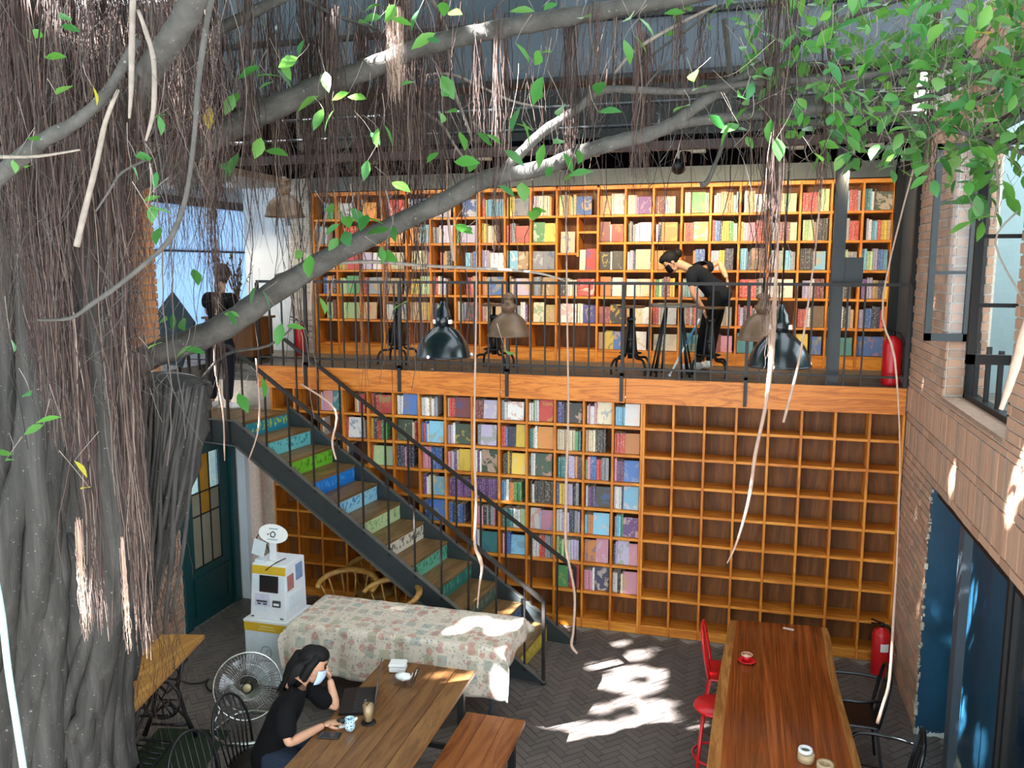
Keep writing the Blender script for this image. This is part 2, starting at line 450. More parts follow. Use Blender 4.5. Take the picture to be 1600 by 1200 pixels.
# black cladding and steel above the mezzanine
clad = MB().bx(-13, .3, 5.4, 5.5, 5.0, 8.2).bx(-13.1, -13, 0, 5.5, 5.0, 8.2).bx(.3, .4, 0, 5.5, 5.12, 8.2)
struct('ceiling_upper', MB().bx(-13, .4, .2, 5.5, 6.25, 6.4), M['ceil_dark'])
struct('floor_upper', MB().bx(-13, .3, 1.8, 5.5, 5.0, 5.12).bx(-13, -10.2, .1, 1.8, 5.0, 5.12), M['ceil_dark'])
wu = struct('wall_upper', clad, M['ceil_dark'])
struct('trim_3', MB().bx(-7.2, 0, -.30, -.2, 4.98, 5.06), plain('rust_primer', '#33211a', .6))
bm = tag(thing('ceiling_beam', 'long blue grey steel beam spanning the atrium above the bookshelves', 'beam', (-4, -1.5, 5.4)), None)
bm['kind'] = 'structure'
obj('web', MB().bx(-13, .3, -1.5, -1.47, 5.42, 5.84), M['beam'], bm)
obj('flange', MB().bx(-13, .3, -1.56, -1.30, 5.38, 5.42), M['black'], bm)
obj('flange', MB().bx(-13, .3, -1.56, -1.30, 5.84, 5.88), M['black'], bm)
bm2 = tag(thing('ceiling_beam', 'upper steel beam partly cut by the top of the view', 'beam', (-4, -1.0, 6.0)), None, kind='structure')
obj('web', MB().bx(-13, .3, -1.0, -.97, 6.02, 6.5), M['beam'], bm2)
obj('flange', MB().bx(-13, .3, -1.06, -.85, 5.98, 6.02), M['black'], bm2)
for i, (y, z) in enumerate(((.25, 5.30), (.15, 5.5), (-.6, 5.9))):
    o = solo('ceiling_pipe', MB().tube([(-12.9, y, z), (.28, y, z)], .018, 8), M['steel'],
         ('thin grey pipe running just above the mezzanine soffit', 'second grey pipe on the black cladding above the bookshelves', 'thin pipe running behind the steel beam')[i], 'pipe')
pp = MB().bx(-3.02, -2.88, -1.62, -1.3, 5.88, 7.2)
solo('steel_hanger', pp, M['beam'], 'grey steel hanger standing on the beam at the top', 'hanger')

# upper left: brick pier, pale wall, whitewashed pillar, window
pier = struct('wall_pier', MB().bx(-7.4, -7.14, -2.05, -1.44, 2.2, 4.92), M['mortar'])
lay(pier, course('X', -7.12, -2.05, -1.44, 2.2, 4.92, sgn=1), M['brick_warm'], 300)
struct('wall_pale', MB().bx(-8.1, -7.25, 1.60, 1.68, 2.75, 4.92), M['white_wall'])
pil = struct('pillar', MB().bx(-7.22, -6.96, 1.33, 1.62, 2.75, 5.0), M['mortar'])
lay(pil, course('Y', 1.30, -7.23, -6.95, 2.75, 5.0, thick=.04), M['brick_pale'], 200)
wn = tag(thing('window_1', None, None, (-9.75, 0, 2.75)), kind='structure')
fr = MB().bx(-9.8, -9.7, -3.6, 4.6, 2.75, 2.83).bx(-9.8, -9.7, -3.6, 4.6, 4.80, 4.92)
for y in (-3.6, 1.2, 4.55): fr.bx(-9.79, -9.71, y, y+.05, 2.83, 4.84)
fr.bx(-9.79, -9.71, -3.6, 4.6, 4.1, 4.13)
obj('window_frame', fr, M['steel'], wn)
frost = NT('frosted_window'); tb = frost.n('ShaderNodeBsdfTranslucent'); tb.inputs[0].default_value = (.55, .68, .82, 1)
tr = frost.n('ShaderNodeBsdfTransparent'); tr.inputs[0].default_value = (.24, .31, .40, 1)
mx = frost.n('ShaderNodeMixShader'); mx.inputs[0].default_value = .5; frost.l(tb.outputs[0], mx.inputs[1]); frost.l(tr.outputs[0], mx.inputs[2]); frost.l(mx.outputs[0], frost.out.inputs[0])
for y in (-3.6, -2.0, -.4, 1.2, 2.9):
    for z0, z1 in ((2.83, 4.1), (4.13, 4.84)):
        obj('pane', MB().bx(-9.76, -9.752, y+.0, y+(1.6 if y < 1 else 1.69), z0, z1), frost.m, wn)
yb = atX(125, 495, -9.6); solo('yellow_board', MB().bx(-9.66, -9.62, yb[1]-.12, yb[1]+.12, 2.83, yb[2]+.2).bx(-9.62, -9.61, yb[1]-.10, yb[1]+.10, 2.9, yb[2]+.1), plain('yellow_board_paint', '#d8b63a', .5), 'tall yellow board by the far window behind the roots', 'board')
struct('wall_far', MB().bx(-9.8, -7.9, 4.6, 4.7, 2.75, 4.92).bx(-8.1, -7.9, 1.68, 4.6, 2.75, 4.92), M['white_wall'])
for i, p in enumerate(((262, 287), (357, 285))):
    q = atZ(p[0], p[1], 4.92)
    dl = thing('downlight', ('round ceiling downlight nearer the brick pier', 'round ceiling downlight nearer the brass pendant')[i], 'downlight', (q[0], q[1], 4.86), 0, 'downlights in the corner ceiling')
    obj('housing', MB().lathe([(.075, 0), (.09, .0), (.09, .065), (.0, .065)], (q[0], q[1], 4.86), 20), M['white'], dl)
    e = NT('warm_lamp'); e.set(); e.base('#ffffff'); e.b.inputs['Emission Color'].default_value = (1, .82, .55, 1); e.b.inputs['Emission Strength'].default_value = 12
    obj('lens', MB().lathe([(0, .012), (.07, .012)], (q[0], q[1], 4.86), 20), e.m, dl)
    ld_ = bpy.data.lights.new('downlight', 'SPOT'); lo = bpy.data.objects.new('downlight_lamp', ld_); COL.objects.link(lo)
    ld_.energy = 26; ld_.color = (1, .8, .55); ld_.spot_size = 2.2; ld_.spot_blend = .6; lo.location = (q[0], q[1], 4.83); ld_.shadow_soft_size = .06

# ---------------------------------------------------------------- right upper: door, room behind the window, casements
d3 = tag(thing('door_3', None, None, (0, .7, 2.75)), kind='structure')
obj('frame', MB().bx(-.03, .1, 1.20, 1.30, 2.75, 4.92).bx(-.03, .1, .02, .10, 2.75, 4.92).bx(-.03, .1, .02, 1.3, 4.86, 4.94), M['black'], d3)
obj('door_leaf', MB().bx(.04, .07, .10, .62, 2.76, 4.86).bx(.055, .085, .64, 1.2, 2.76, 4.86), M['beam'], d3)
struct('wall_room', MB().bx(2.3, 2.4, -6.5, 1.75, 2.7, 5.7).bx(.3, 2.4, .1, .2, 2.7, 5.7), plain('aqua_white_paint', '#8fa0a2', .8, 0, .3, .04, 3))
struct('floor_room', MB().bx(.3, 2.4, -6.5, .2, 2.6, 2.72), M['deck'])
w2 = tag(thing('window_2', None, None, (.2, -2.2, 2.88)), kind='structure')
obj('window_sill', MB().bx(-.012, .30, -3.08, -1.42, 2.86, 2.885), plain('sill_tile', '#8f7462', .8, 0, .3, .2, 12), w2)
obj('window_frame', MB().bx(.14, .22, -1.47, -1.42, 2.885, 4.9).bx(.14, .22, -3.08, -3.03, 2.885, 4.9).bx(.14, .22, -3.08, -1.42, 4.84, 4.9).bx(.14, .22, -3.08, -1.42, 2.885, 2.925), M['black'], w2)
for i in range(5):
    y = -1.60-i*.3
    obj('guard_bar', MB().bx(.165, .195, y-.016, y+.016, 2.92, 3.32), M['black'], w2)
def sash(y, x0, x1, z0, z1, m, rails):
    f = MB(); w = .045
    f.bx(x0, x0+w, y-.02, y+.02, z0, z1).bx(x1-w, x1, y-.02, y+.02, z0, z1).bx(x0, x1, y-.02, y+.02, z0, z0+w*1.3).bx(x0, x1, y-.02, y+.02, z1-w, z1)
    s_ = obj('sash', f, m, w2)
    zs = [z0]+rails+[z1]
    for z in rails: obj('glazing_bar', MB().bx(x0+w, x1-w, y-.012, y+.012, z-.012, z+.012), m, s_)
    for a, b in zip(zs[:-1], zs[1:]): obj('pane', MB().bx(x0+w, x1-w, y-.003, y+.003, a+.012, b-.012), M['glass'], s_)
sash(-1.47, -.17, .14, 3.32, 4.79, M['steel'], [3.84, 4.36])
sash(-3.0, -.22, .14, 3.31, 4.62, M['black'], [3.66, 4.06])
# ================================================================ bookcases
ZB = [2.495, 2.212, 1.915, 1.613, 1.316, 1.015, .706, .388, .075]   # underside of each lower board
CW, BT, DEP = .3092, .028, .27
def lower_case(name, label, c0, c1):
    """cubes between uprights c0..c1, counted leftwards from the right brick wall"""
    xr, xl = -c0*CW-.004, -c1*CW-.004
    t_ = thing(name, label, 'bookcase', ((xl+xr)/2, DEP/2, 0))
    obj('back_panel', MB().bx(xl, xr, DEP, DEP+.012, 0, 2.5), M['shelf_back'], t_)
    for z in ZB[1:]: bev(obj('shelf_board', MB().bx(xl+.002, xr-.002, .006, DEP, z, z+BT), M['shelf'], t_), .003, 1)
    for k in range(c0, c1+1):
        x = -k*CW-.004; a, b = x-.0125, x+.0125
        if k == c0: a, b = xr-.024, xr
        if k == c1: a, b = xl, xl+.024
        bev(obj('upright', MB().bx(a, b, 0, DEP, .0, 2.495), M['shelf_v'], t_), .003, 1)
    obj('plinth', MB().bx(xl+.002, xr-.002, .012, .035, 0, ZB[-1]), M['shelf'], t_)
    return t_
lower_case('cube_bookcase', 'wooden cube bookcase of empty orange pine cubbies beside right brick wall', 0, 8)
lower_case('cube_bookcase', 'wooden cube bookcase filled with books behind and beside the staircase', 8, 22)
# fascia planks under the mezzanine edge
fa = tag(thing('trim_4', None, None, (-3.5, 0, 2.5)), kind='structure')
seam = [-.01, -1.27, -2.66, -4.0, -5.25, -6.16, -6.95]
for a, b in zip(seam[1:], seam[:-1]): bev(obj('fascia_plank', MB().bx(a+.003, b-.003, -.022, -.001, 2.492, 2.748), M['fascia'], fa), .003, 1)

# upper bookcase
UY, UD = 1.35, .29
UZ = [4.773, 4.455, 4.14, 3.815, 3.503, 3.18, 2.87]
UR = [-.3205*k-.004 for k in range(11)]            # right block uprights
UL = [-3.705-.3215*k for k in range(11)]           # left block uprights
ub = thing('tall_bookcase', 'long wooden bookcase packed with books along the mezzanine back wall', 'bookcase', (-3.5, UY+UD/2, 2.75))
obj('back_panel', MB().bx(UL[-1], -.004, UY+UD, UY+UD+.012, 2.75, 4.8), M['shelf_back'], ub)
for x in UR+UL:
    a, b = x-.013, x+.013
    if x == UR[0]: a, b = x-.026, x
    bev(obj('upright', MB().bx(a, b, UY, UY+UD, 2.75, 4.80), M['shelf_v'], ub), .003, 1)
for i, z in enumerate(UZ):
    t_ = .045 if i == 0 else BT
    bev(obj('shelf_board', MB().bx(UR[-1]+.013, -.02, UY+.005, UY+UD, z, z+t_), M['shelf'], ub), .003, 1)
    bev(obj('shelf_board', MB().bx(UL[-1], UL[0]-.013, UY+.005, UY+UD, z, z+t_), M['shelf'], ub), .003, 1)
    if i not in (2,): bev(obj('shelf_board', MB().bx(UL[0]+.013, UR[-1]-.013, UY+.005, UY+UD, z, z+t_), M['shelf'], ub), .003, 1)
xm = UR[-1]-.24
obj('upright', MB().bx(xm-.012, xm+.012, UY+.004, UY+UD, 4.0, 4.455), M['shelf_v'], ub)
obj('shelf_board', MB().bx(xm+.012, UR[-1]-.013, UY+.005, UY+UD, 4.27, 4.295), M['shelf'], ub)
obj('shelf_board', MB().bx(UL[0]+.013, xm-.012, UY+.005, UY+UD, 4.02, 4.045), M['shelf'], ub)
obj('plinth', MB().bx(UL[-1], -.02, UY+.01, UY+.03, 2.75, UZ[-1]), M['shelf'], ub)

# ================================================================ books
PAL = dict(w='#ece8e2', c='#e6d6b4', y='#e2bd3a', o='#df8a3c', t='#bf9a6c', r='#c9302c', m='#7c2430', p='#dd93a8', l='#c3b6d2', u='#6d3a84',
           b='#2f69b4', n='#222c52', a='#7fc0dc', e='#2c8a8c', g='#3c9450', h='#bcd898', d='#2c4a36', k='#1d1b1e', s='#8e9096', i='#4c48a0', f='#6a4c30')
CN = dict(w='white', c='cream', y='yellow', o='orange', t='tan', r='red', m='maroon', p='pink', l='lavender', u='purple', b='blue', n='navy',
          a='sky-blue', e='teal', g='green', h='pale-green', d='dark-green', k='black', s='grey', i='indigo', f='brown')
ROW = ['top', 'second', 'third', 'fourth', 'fifth', 'sixth', 'seventh']
ORD = ['first', 'second', 'third', 'fourth', 'fifth', 'sixth', 'seventh', 'eighth', 'ninth', 'tenth', 'eleventh', 'twelfth', 'thirteenth']
BOOKS = []   # (pos, size, lean, tilt, face_out, colour letter, text, area)
def shade(ch, pale=0.):
    c = C(PAL[ch]); q = C('#d8ccb6'); c = tuple(lerp(a, b, pale) for a, b in zip(c, q)); f = R.uniform(.62, 1.1); g = R.uniform(-.03, .03)
    return tuple(max(0, min(1, x*f+g*(.3 if i == 1 else -.2)*x)) for i, x in enumerate(c[:3]))+(1,)
def fill(code, x0, x1, y, z, hmax, where, n_of):
    """books of one cubby from x0 to x1 (left to right)"""
    if not code.strip(): return
    w = x1-x0-.012
    ws = []
    for ch in code:
        if ch == '.': ws.append(.05)
        elif ch.isupper(): ws.append(R.uniform(.13, .17))
        else: ws.append(R.uniform(.015, .028))
    tot = sum(ws); f = min(1.35, w*R.uniform(.93, .99)/tot)
    if tot*f < w*.5: f = f
    x = x0+.006+(0 if R.random() < .6 else max(0, w-tot*f)*.8)
    hb = R.uniform(.78, .93)*hmax; pch = ''
    k = 0; lean = 0
    for ch, bw in zip(code, ws):
        bw *= f
        if ch == '.': x += bw; continue
        up = ch.isupper(); cl = ch.lower()
        if cl != pch: hb = R.uniform(.76, .94)*hmax; lean = 0
        pch = cl
        h = hb*R.uniform(.995, 1.005)
        if up:
            bw2 = min(bw, .18); size = (bw2, R.uniform(.018, .03), h); yy = y+R.uniform(.03, .05)
        else: size = (bw*.90, R.uniform(.14, .17), h); yy = y+R.uniform(.035, .06)
        pos = (x, yy, z+(.006 if up else .002))
        area = bw*h/(pix(pos)[2]**2)
        k += 1
        kind = 'book facing outward' if up else 'book spine'
        BOOKS.append((pos, size, lean if not up else 0, .10 if up else 0, up, cl, f'{CN[cl]} {kind}, {ORD[min(k-1, 12)]} in {n_of}, {where}', area))
        x += bw
LOW = ['aaaaW wpwwpC iinK wwgwwR swW mmmmL crrrM wwwtws wwwB rkrR owrrr lPE',
       'rrrrrO tccckkkk cccccccge eecwO rrrbNY sL llwD brbwA Dcrr ynrrgg rWs w',
       'puuumB gpbbrrss eeeklllonn kwwD kkyfY wuwD plwucY pppbbbbb nnnpnnn rHH wkn k',
       'wwwwnA wuunuK byylllks kwkkkkkkk bawooggg uuuuuuuuuu uuuuuuuuu uuwcccA',
       'saagU aaooA wwlllnnsl WlP eeeewwwhh pppksksp bbnnbbn bbB',
       'nlLP OP hghgwwlll wwwrrsss pbbbA bwtE',
       'wwwkkcP ppppwN GnR']
for r, row in enumerate(LOW):
    zt = ZB[r+1]+BT; hm = ZB[r]-zt
    for c, code in enumerate(row.split()):
        k = 8+c
        fill(code, -(k+1)*CW-.004+.0125, -k*CW-.004-.0125, .0, zt, hm*.97, f'lower {ROW[r]} row', f'{ORD[c]} filled cubby from empty bookcase' if c < 13 else 'a cubby')
UPR = ['eeawkD swkaarrrs rrrrrhhhh ppoohhhhh wtttwwwww wsstttoosa cccrGcc mmmmcccc ccccpuU oOrcC',
       'lwaaryyt hbyassrrrr hhhhtkkkk ssmmmmmhhh yppppprrr rbbnyyyggcc orrrrO lnO kskswwlL MwR',
       'aahhllbbaa hhhhhsss kkkkkkA wssyshaass aaaankF lllyynnnn obbbb oO wllnC KwK',
       'uullttnny kkkksskkk lllwmmmm wwwC rrrrrrksc ccsn seA oghnmmyy WcccC OnW',
       'llbbbnnnro gehnwwkkst rrrrwwF uuss rlnrrnhh ctsts smsmrsss rrrwcW ToCW MK',
       'BB E.E Y.B A E MP EnE CC .W TYB']
UPL = ['llccccco yyyyS rrhaaA .B hlL wbB rRR cO cW bgggg',
       'GY rmssR yytccct gpLs tsssL OccA ccO rt tR ssesw',
       'SS AT lllcW aaobb rotkk cCp cooC LuW hyyotR hhccc',
       'kssskT stcuL oocsB rmrtt mrcllt YH sTc rrmS hhcG bboonn',
       'CtT ssswwu ptckT ccslK nnhhnn ttTyy wwwwwC T hhH hhhmm']
for r, row in enumerate(UPR):
    zt = UZ[r+1]+BT
    for c, code in enumerate(row.split()):
        fill(code, UR[c+1]+.013, UR[c]-.013, UY, zt, (UZ[r]-zt)*.88, f'{ROW[r]} mezzanine row', f'{ORD[c]} cubby from right brick wall')
for r, row in enumerate(UPL):
    zt = UZ[r+1]+BT
    for c, code in enumerate(row.split()):
        fill(code, UL[c+1]+.013, UL[c]-.013, UY, zt, (UZ[r]-zt)*.88, f'{ROW[r]} mezzanine row', f'{ORD[c]} cubby left of the staggered shelves')
WX0, WX1 = UL[0]+.013, UR[-1]-.013
for r, code in ((0, 'hhttohtB'), (3, 'nkkwcccrR'), (4, 'wWccwI')):
    zt = UZ[r+1]+BT
    fill(code, WX0, WX1, UY, zt, (UZ[r]-zt)*.88, f'{ROW[r]} mezzanine row', 'the wide cubby')
for ch, x, z, w, h in (('c', WX0+.03, 4.046, .17, .25), ('c', WX0+.262, UZ[3]+BT, .07, .24), ('r', WX0+.34, UZ[3]+BT, .13, .25)):
    BOOKS.append(((x, UY+.03, z), (w, .025, h), 0, .1, True, ch, f'{CN[ch]} book facing outward in the staggered shelves{" beside the red one" if ch == "c" and z < 4 else ""}', 1))

def bookmat(name, single):
    t = NT(name); g = t.n('ShaderNodeAttribute', attribute_name='gen')
    if single:
        oi = t.n('ShaderNodeObjectInfo'); col = oi.outputs['Color']; rnd = oi.outputs['Random']
        fo = oi.outputs['Alpha']
    else:
        ca = t.n('ShaderNodeAttribute', attribute_name='Col'); col = ca.outputs['Color']; fo = ca.outputs['Alpha']
        ra = t.n('ShaderNodeAttribute', attribute_name='rnd'); rnd = ra.outputs['Fac']
    sep = t.n('ShaderNodeSeparateXYZ'); t.l(g.outputs['Vector'], sep.inputs[0])
    cx = t.n('ShaderNodeCombineXYZ')
    r50 = t.math('MULTIPLY', rnd, 50.)
    # lettering-like marks on spines, picture-like patches on fronts
    t.l(t.math('ADD', t.math('MULTIPLY', sep.outputs[0], 1.5), r50), cx.inputs[0]); t.l(r50, cx.inputs[1]); t.l(t.math('MULTIPLY', sep.outputs[2], 9.), cx.inputs[2])
    n1 = t.noise(cx.outputs[0], 1.6, 2, .5)
    band = t.math('MULTIPLY', t.math('GREATER_THAN', n1, .60), .45)
    cy = t.n('ShaderNodeCombineXYZ')
    t.l(t.math('ADD', t.math('MULTIPLY', sep.outputs[0], 1.3), r50), cy.inputs[0]); t.l(r50, cy.inputs[1]); t.l(t.math('MULTIPLY', sep.outputs[2], 1.7), cy.inputs[2])
    n2 = t.noise(cy.outputs[0], 1.15, 4, .65, .6)
    pic = t.math('MULTIPLY', t.math('GREATER_THAN', n2, .56), .55)
    # ink: light on dark covers, dark on light ones, or a hue picked per book
    lum = t.n('ShaderNodeRGBToBW'); t.l(col, lum.inputs[0])
    ink = t.mix(t.math('GREATER_THAN', lum.outputs[0], .28), '#e9dfc8', '#3c3a4a')
    hue = t.ramp(t.math('FRACT', t.math('MULTIPLY', rnd, 17.3)), [(0, '#c8402e'), (.2, '#e9dfc8'), (.4, '#2e5f9c'), (.6, '#3c3a42'), (.8, '#e0b040'), (1, '#4a8a5a')])
    fac = t.mix(fo, band, pic)
    inkc = t.mix(fo, ink, hue)
    t.base(t.mix(fac, col, inkc)); return t.set(.42, 0, .4)
M['book1'] = bookmat('book_cover', True); M['bookn'] = bookmat('book_covers', False)
M['page'] = plain('paper_pages', '#e4dcc8', .8, 0, .2, .05)
def book_unit(face):
    mb = MB()
    if face: mb.bx(0, 1, 0, .12, 0, 1); mb.bx(0, 1, .88, 1, 0, 1); mb.bx(0, .04, .12, .88, 0, 1); mb.bx(.04, .985, .12, .88, .012, .988, 1)
    else: mb.bx(0, 1, 0, .03, 0, 1); mb.bx(0, .1, .03, 1, 0, 1); mb.bx(.9, 1, .03, 1, 0, 1); mb.bx(.1, .9, .03, .97, .012, .985, 1)
    me = mb.mesh('book', [M['book1'], M['page']])
    a = me.attributes.new('gen', 'FLOAT_VECTOR', 'POINT'); a.data.foreach_set('vector', np.array(mb.v, np.float32).ravel())
    return me
BU = {False: book_unit(False), True: book_unit(True)}
BOOKS.sort(key=lambda b: -b[-1])
seen = {}
rest = []
for i, b in enumerate(BOOKS):
    pos, size, lean, tilt, face, ch, label, area = b
    col = shade(ch, .12 if pos[2] > 2.5 else .08)
    if i < 298:
        o = link('book', BU[face], None, pos); o.scale = size; o.rotation_euler = (-tilt, -lean, 0)
        o.color = col[:3]+(1. if face else 0.,)
        tag(o, label, 'book', 'books on the lower cubbies' if pos[2] < 2.5 else 'books on the mezzanine bookcase')
    else: rest.append((pos, size, lean, tilt, face, col))
mb = MB(); cols = []; gens = []; rn = []
for pos, size, lean, tilt, face, col in rest:
    Mx = Matrix.Translation(pos) @ Matrix.Rotation(-tilt, 4, 'X') @ Matrix.Rotation(-lean, 4, 'Y') @ Matrix.Diagonal((*size, 1))
    vs = [(x, y, z) for z in (0, 1) for y in (0, 1) for x in (0, 1)]
    mb.add([Mx @ Vector(v) for v in vs], [(0,2,3,1),(4,5,7,6),(0,1,5,4),(2,6,7,3),(0,4,6,2),(1,3,7,5)])
    mb.m[-5] = 1
    cols += [col[:3]+(1. if face else 0.,)]*8; gens += vs; rn += [R.random()]*8
me = mb.mesh('book_rows', [M['bookn'], M['page']])
for nm, ty, key, dat in (('gen', 'FLOAT_VECTOR', 'vector', gens), ('Col', 'FLOAT_COLOR', 'color', cols), ('rnd', 'FLOAT', 'value', rn)):
    a = me.attributes.new(nm, ty, 'POINT'); a.data.foreach_set(key, np.array(dat, np.float32).ravel())
o = link('book_rows', me); tag(o, 'remaining small book spines shelved across both bookcases', 'books', None, 'stuff')
# ================================================================ mezzanine railing
rl = thing('railing', 'dark iron mezzanine railing with thin balusters above the wooden fascia', 'railing', (-3.5, -.03, 2.75))
RX0, RX1, RY = -6.93, -.03, .012
obj('top_rail', MB().bx(RX0, RX1, RY-.02, RY+.02, 3.70, 3.73), M['rail'], rl)
obj('bottom_rail', MB().bx(RX0, RX1, RY-.015, RY+.015, 2.835, 2.855), M['rail'], rl)
posts = [RX0]+[atY(x, 596, -.03)[0] for x in (478, 624, 792, 971, 1165)]+[RX1]
for i, x in enumerate(posts):
    mb = MB().bx(x-.017, x+.017, RY-.017, RY+.017, 2.75, 3.70)
    if 0 < i < len(posts)-1: mb.bx(x-.017, x+.017, -.045, -.0225, 2.51, 2.80); mb.bx(x-.017, x+.017, -.045, RY, 2.775, 2.80)
    obj('post', mb, M['rail'], rl)
k = 0; x = RX0+.155
while x < RX1-.3:
    if min(abs(x-p) for p in posts) > .05:
        obj('baluster', MB().bx(x-.008, x+.008, RY-.008, RY+.008, 2.75, 3.70), M['rail'], rl)
    x += .155
# grey steel post standing on the mezzanine with an electrical box
sp = thing('steel_post', 'grey steel post standing behind the mezzanine railing with a dark box', 'post', (-.66, .16, 2.75))
obj('shaft', MB().bx(-.72, -.61, .10, .22, 2.75, 5.0), M['steel'], sp)
obj('electrical_box', MB().bx(-.61, -.44, .12, .2, 3.69, 3.97).bx(-.60, -.45, .115, .12, 3.70, 3.96), M['steel'], sp)

# ================================================================ staircase
SA = -.1182; RUN, RISE, SW = .2894, .1866, .86
st = thing('staircase', 'steel staircase with wooden treads and risers painted like book spines', 'staircase', (-6.5414, -.0432, 0), SA)
def riser_mat(i, base, ink, art=None):
    t = NT('riser_paint_%s' % 'abcdefghijkl'[i]); v = t.coord('Object', (1, 1, 1))
    sc = t.n('ShaderNodeVectorMath', operation='MULTIPLY'); t.l(v, sc.inputs[0]); sc.inputs[1].default_value = (0, 26, 16)
    ad = t.n('ShaderNodeVectorMath', operation='ADD'); t.l(sc.outputs[0], ad.inputs[0]); ad.inputs[1].default_value = (i*7.3, i*3.1, i*1.7)
    n = t.noise(ad.outputs[0], 1., 2, .6)
    sep = t.n('ShaderNodeSeparateXYZ'); t.l(v, sep.inputs[0])
    mid = t.math('LESS_THAN', t.math('ABSOLUTE', t.math('SUBTRACT', t.math('FRACT', t.math('DIVIDE', sep.outputs[2], RISE)), .5)), .26)
    mark = t.math('MULTIPLY', t.math('GREATER_THAN', n, .545), mid)
    w = t.noise(v, 8, 3)
    c = t.mix(t.math('MULTIPLY', w, .35), base, art or base)
    t.base(t.mix(t.math('MULTIPLY', mark, .85), c, ink)); return t.set(.5, 0, .4)
RC = [('#1f7f9c', '#b9c83a', '#35a090'), ('#6fc2c2', '#2f7f90', None), ('#6fb82e', '#3f7a20', '#86c840'), ('#1f78cc', '#4f9ae0', None), ('#8fcbe0', '#2f78b8', '#a8d8e8'), ('#b9cf98', '#7fa070', None),
      ('#d8d0bc', '#3a3630', '#c8c8b0'), ('#5fa890', '#1f6f3c', '#78b8a0'), ('#2f6f64', '#4fa088', None), ('#4a5a50', '#7a8a78', None), ('#3f5f80', '#8aa0b0', None), ('#c0a83c', '#d8c864', None)]
for k in range(12):
    z1 = (12-k)*RISE; z0 = z1-RISE; x = RUN*k
    o = obj('riser', MB().bx(x-.018, x, -SW, 0, z0, z1-.03), riser_mat(k, *RC[k]), st, True)
    o['label'] = ['teal and yellow', 'turquoise', 'bright green', 'bright blue', 'sky-blue', 'pale green', 'off-white lettered', 'sea-green', 'dark teal', 'grey-green', 'slate blue', 'mustard yellow'][k]+' painted book spine riser'
    if k: bev(obj('tread', MB().bx(RUN*(k-1)-.005, x+.012, -SW, 0, z1-.03, z1), M['tread'], st, True), .004, 1)
bev(obj('landing', MB().prism([(-1.5, -SW), (.012, -SW), (.012, -.012), (-.05, -.03), (-1.5, -.21)], 12*RISE-.035, 12*RISE), M['tread'], st, True), .004, 1)
def stringer(y, sg):
    mb = MB(); n = 12; xe = RUN*12+.02
    top = lambda x: 12*RISE+.03-x*RISE/RUN
    a, b = 0, RUN*12
    D_ = .27
    # web as a polygon in xz, cut level at the floor and at the landing
    xl_ = -1.5 if sg < 0 else -.02
    P_ = [(xl_, 12*RISE+.03), (.0, 12*RISE+.03), (xe, max(top(xe), .03)), (xe, 0), ((12*RISE+.03-D_)/RISE*RUN, 0), (-.01, 12*RISE+.03-D_), (xl_, 12*RISE+.03-.22)]
    Mx = Matrix(((1, 0, 0), (0, 0, -1), (0, 1, 0)))
    mb.prism(P_, -.006, .006, Mx, 0, (0, y, 0))
    w = .05
    def strip(p, q): mb.bar((p[0], y+sg*w/2, p[1]), (q[0], y+sg*w/2, q[1]), w, .012, 1, (0, 1, 0))
    def strip(p, q):
        p, q = Vector((p[0], y+sg*w/2, p[1])), Vector((q[0], y+sg*w/2, q[1])); d = (q-p); L = d.length; z = d/L; x_ = Vector((0, 1, 0)); y_ = z.cross(x_)
        mb.box((p+q)/2, (w, .012, L), Matrix((x_, y_, z)).transposed(), 1)
    strip(P_[0], P_[1]); strip(P_[1], P_[2]); strip(P_[4], P_[5]); strip(P_[5], P_[6])
    return mb
M['steel_edge'] = plain('worn_steel_edge', '#5c5a54', .5, .1, .5, .2, 12)
obj('stringer', stringer(-SW-.008, -1), [M['steel'], M['steel_edge']], st, True)
obj('stringer', stringer(.008, 1), [M['steel'], M['steel_edge']], st, True)
for nm, y, x0 in (('front', -SW-.03, -.05), ('back', .03, -.05)):
    h = .79; A = (x0, y, 12*RISE+h+.03); B = (RUN*12+.0, y, h+.03)
    mb = MB().bar(A, B, .035, .03, 0, (0, 1, 0)); mb.bx(B[0]-.012, B[0]+.018, y-.015, y+.015, 0, B[2]+.01)
    if nm == 'front': mb.bar((-.6, y, A[2]), A, .03, .035)
    obj('handrail', mb, M['rail'], st, True)
    for k in range(12):
        x = RUN*(k+.35); zt = A[2]-(x-x0)*(A[2]-B[2])/(B[0]-x0); zb = 12*RISE-x*RISE/RUN-.02
        obj('baluster', MB().bx(x-.008, x+.008, y-.008, y+.008, zb, zt), M['rail'], st, True)
    if nm == 'front':
        for x in (-.1, -.35, -.6): obj('baluster', MB().bx(x-.012, x+.012, y-.012, y+.012, 2.02, A[2]), M['rail'], st, True)

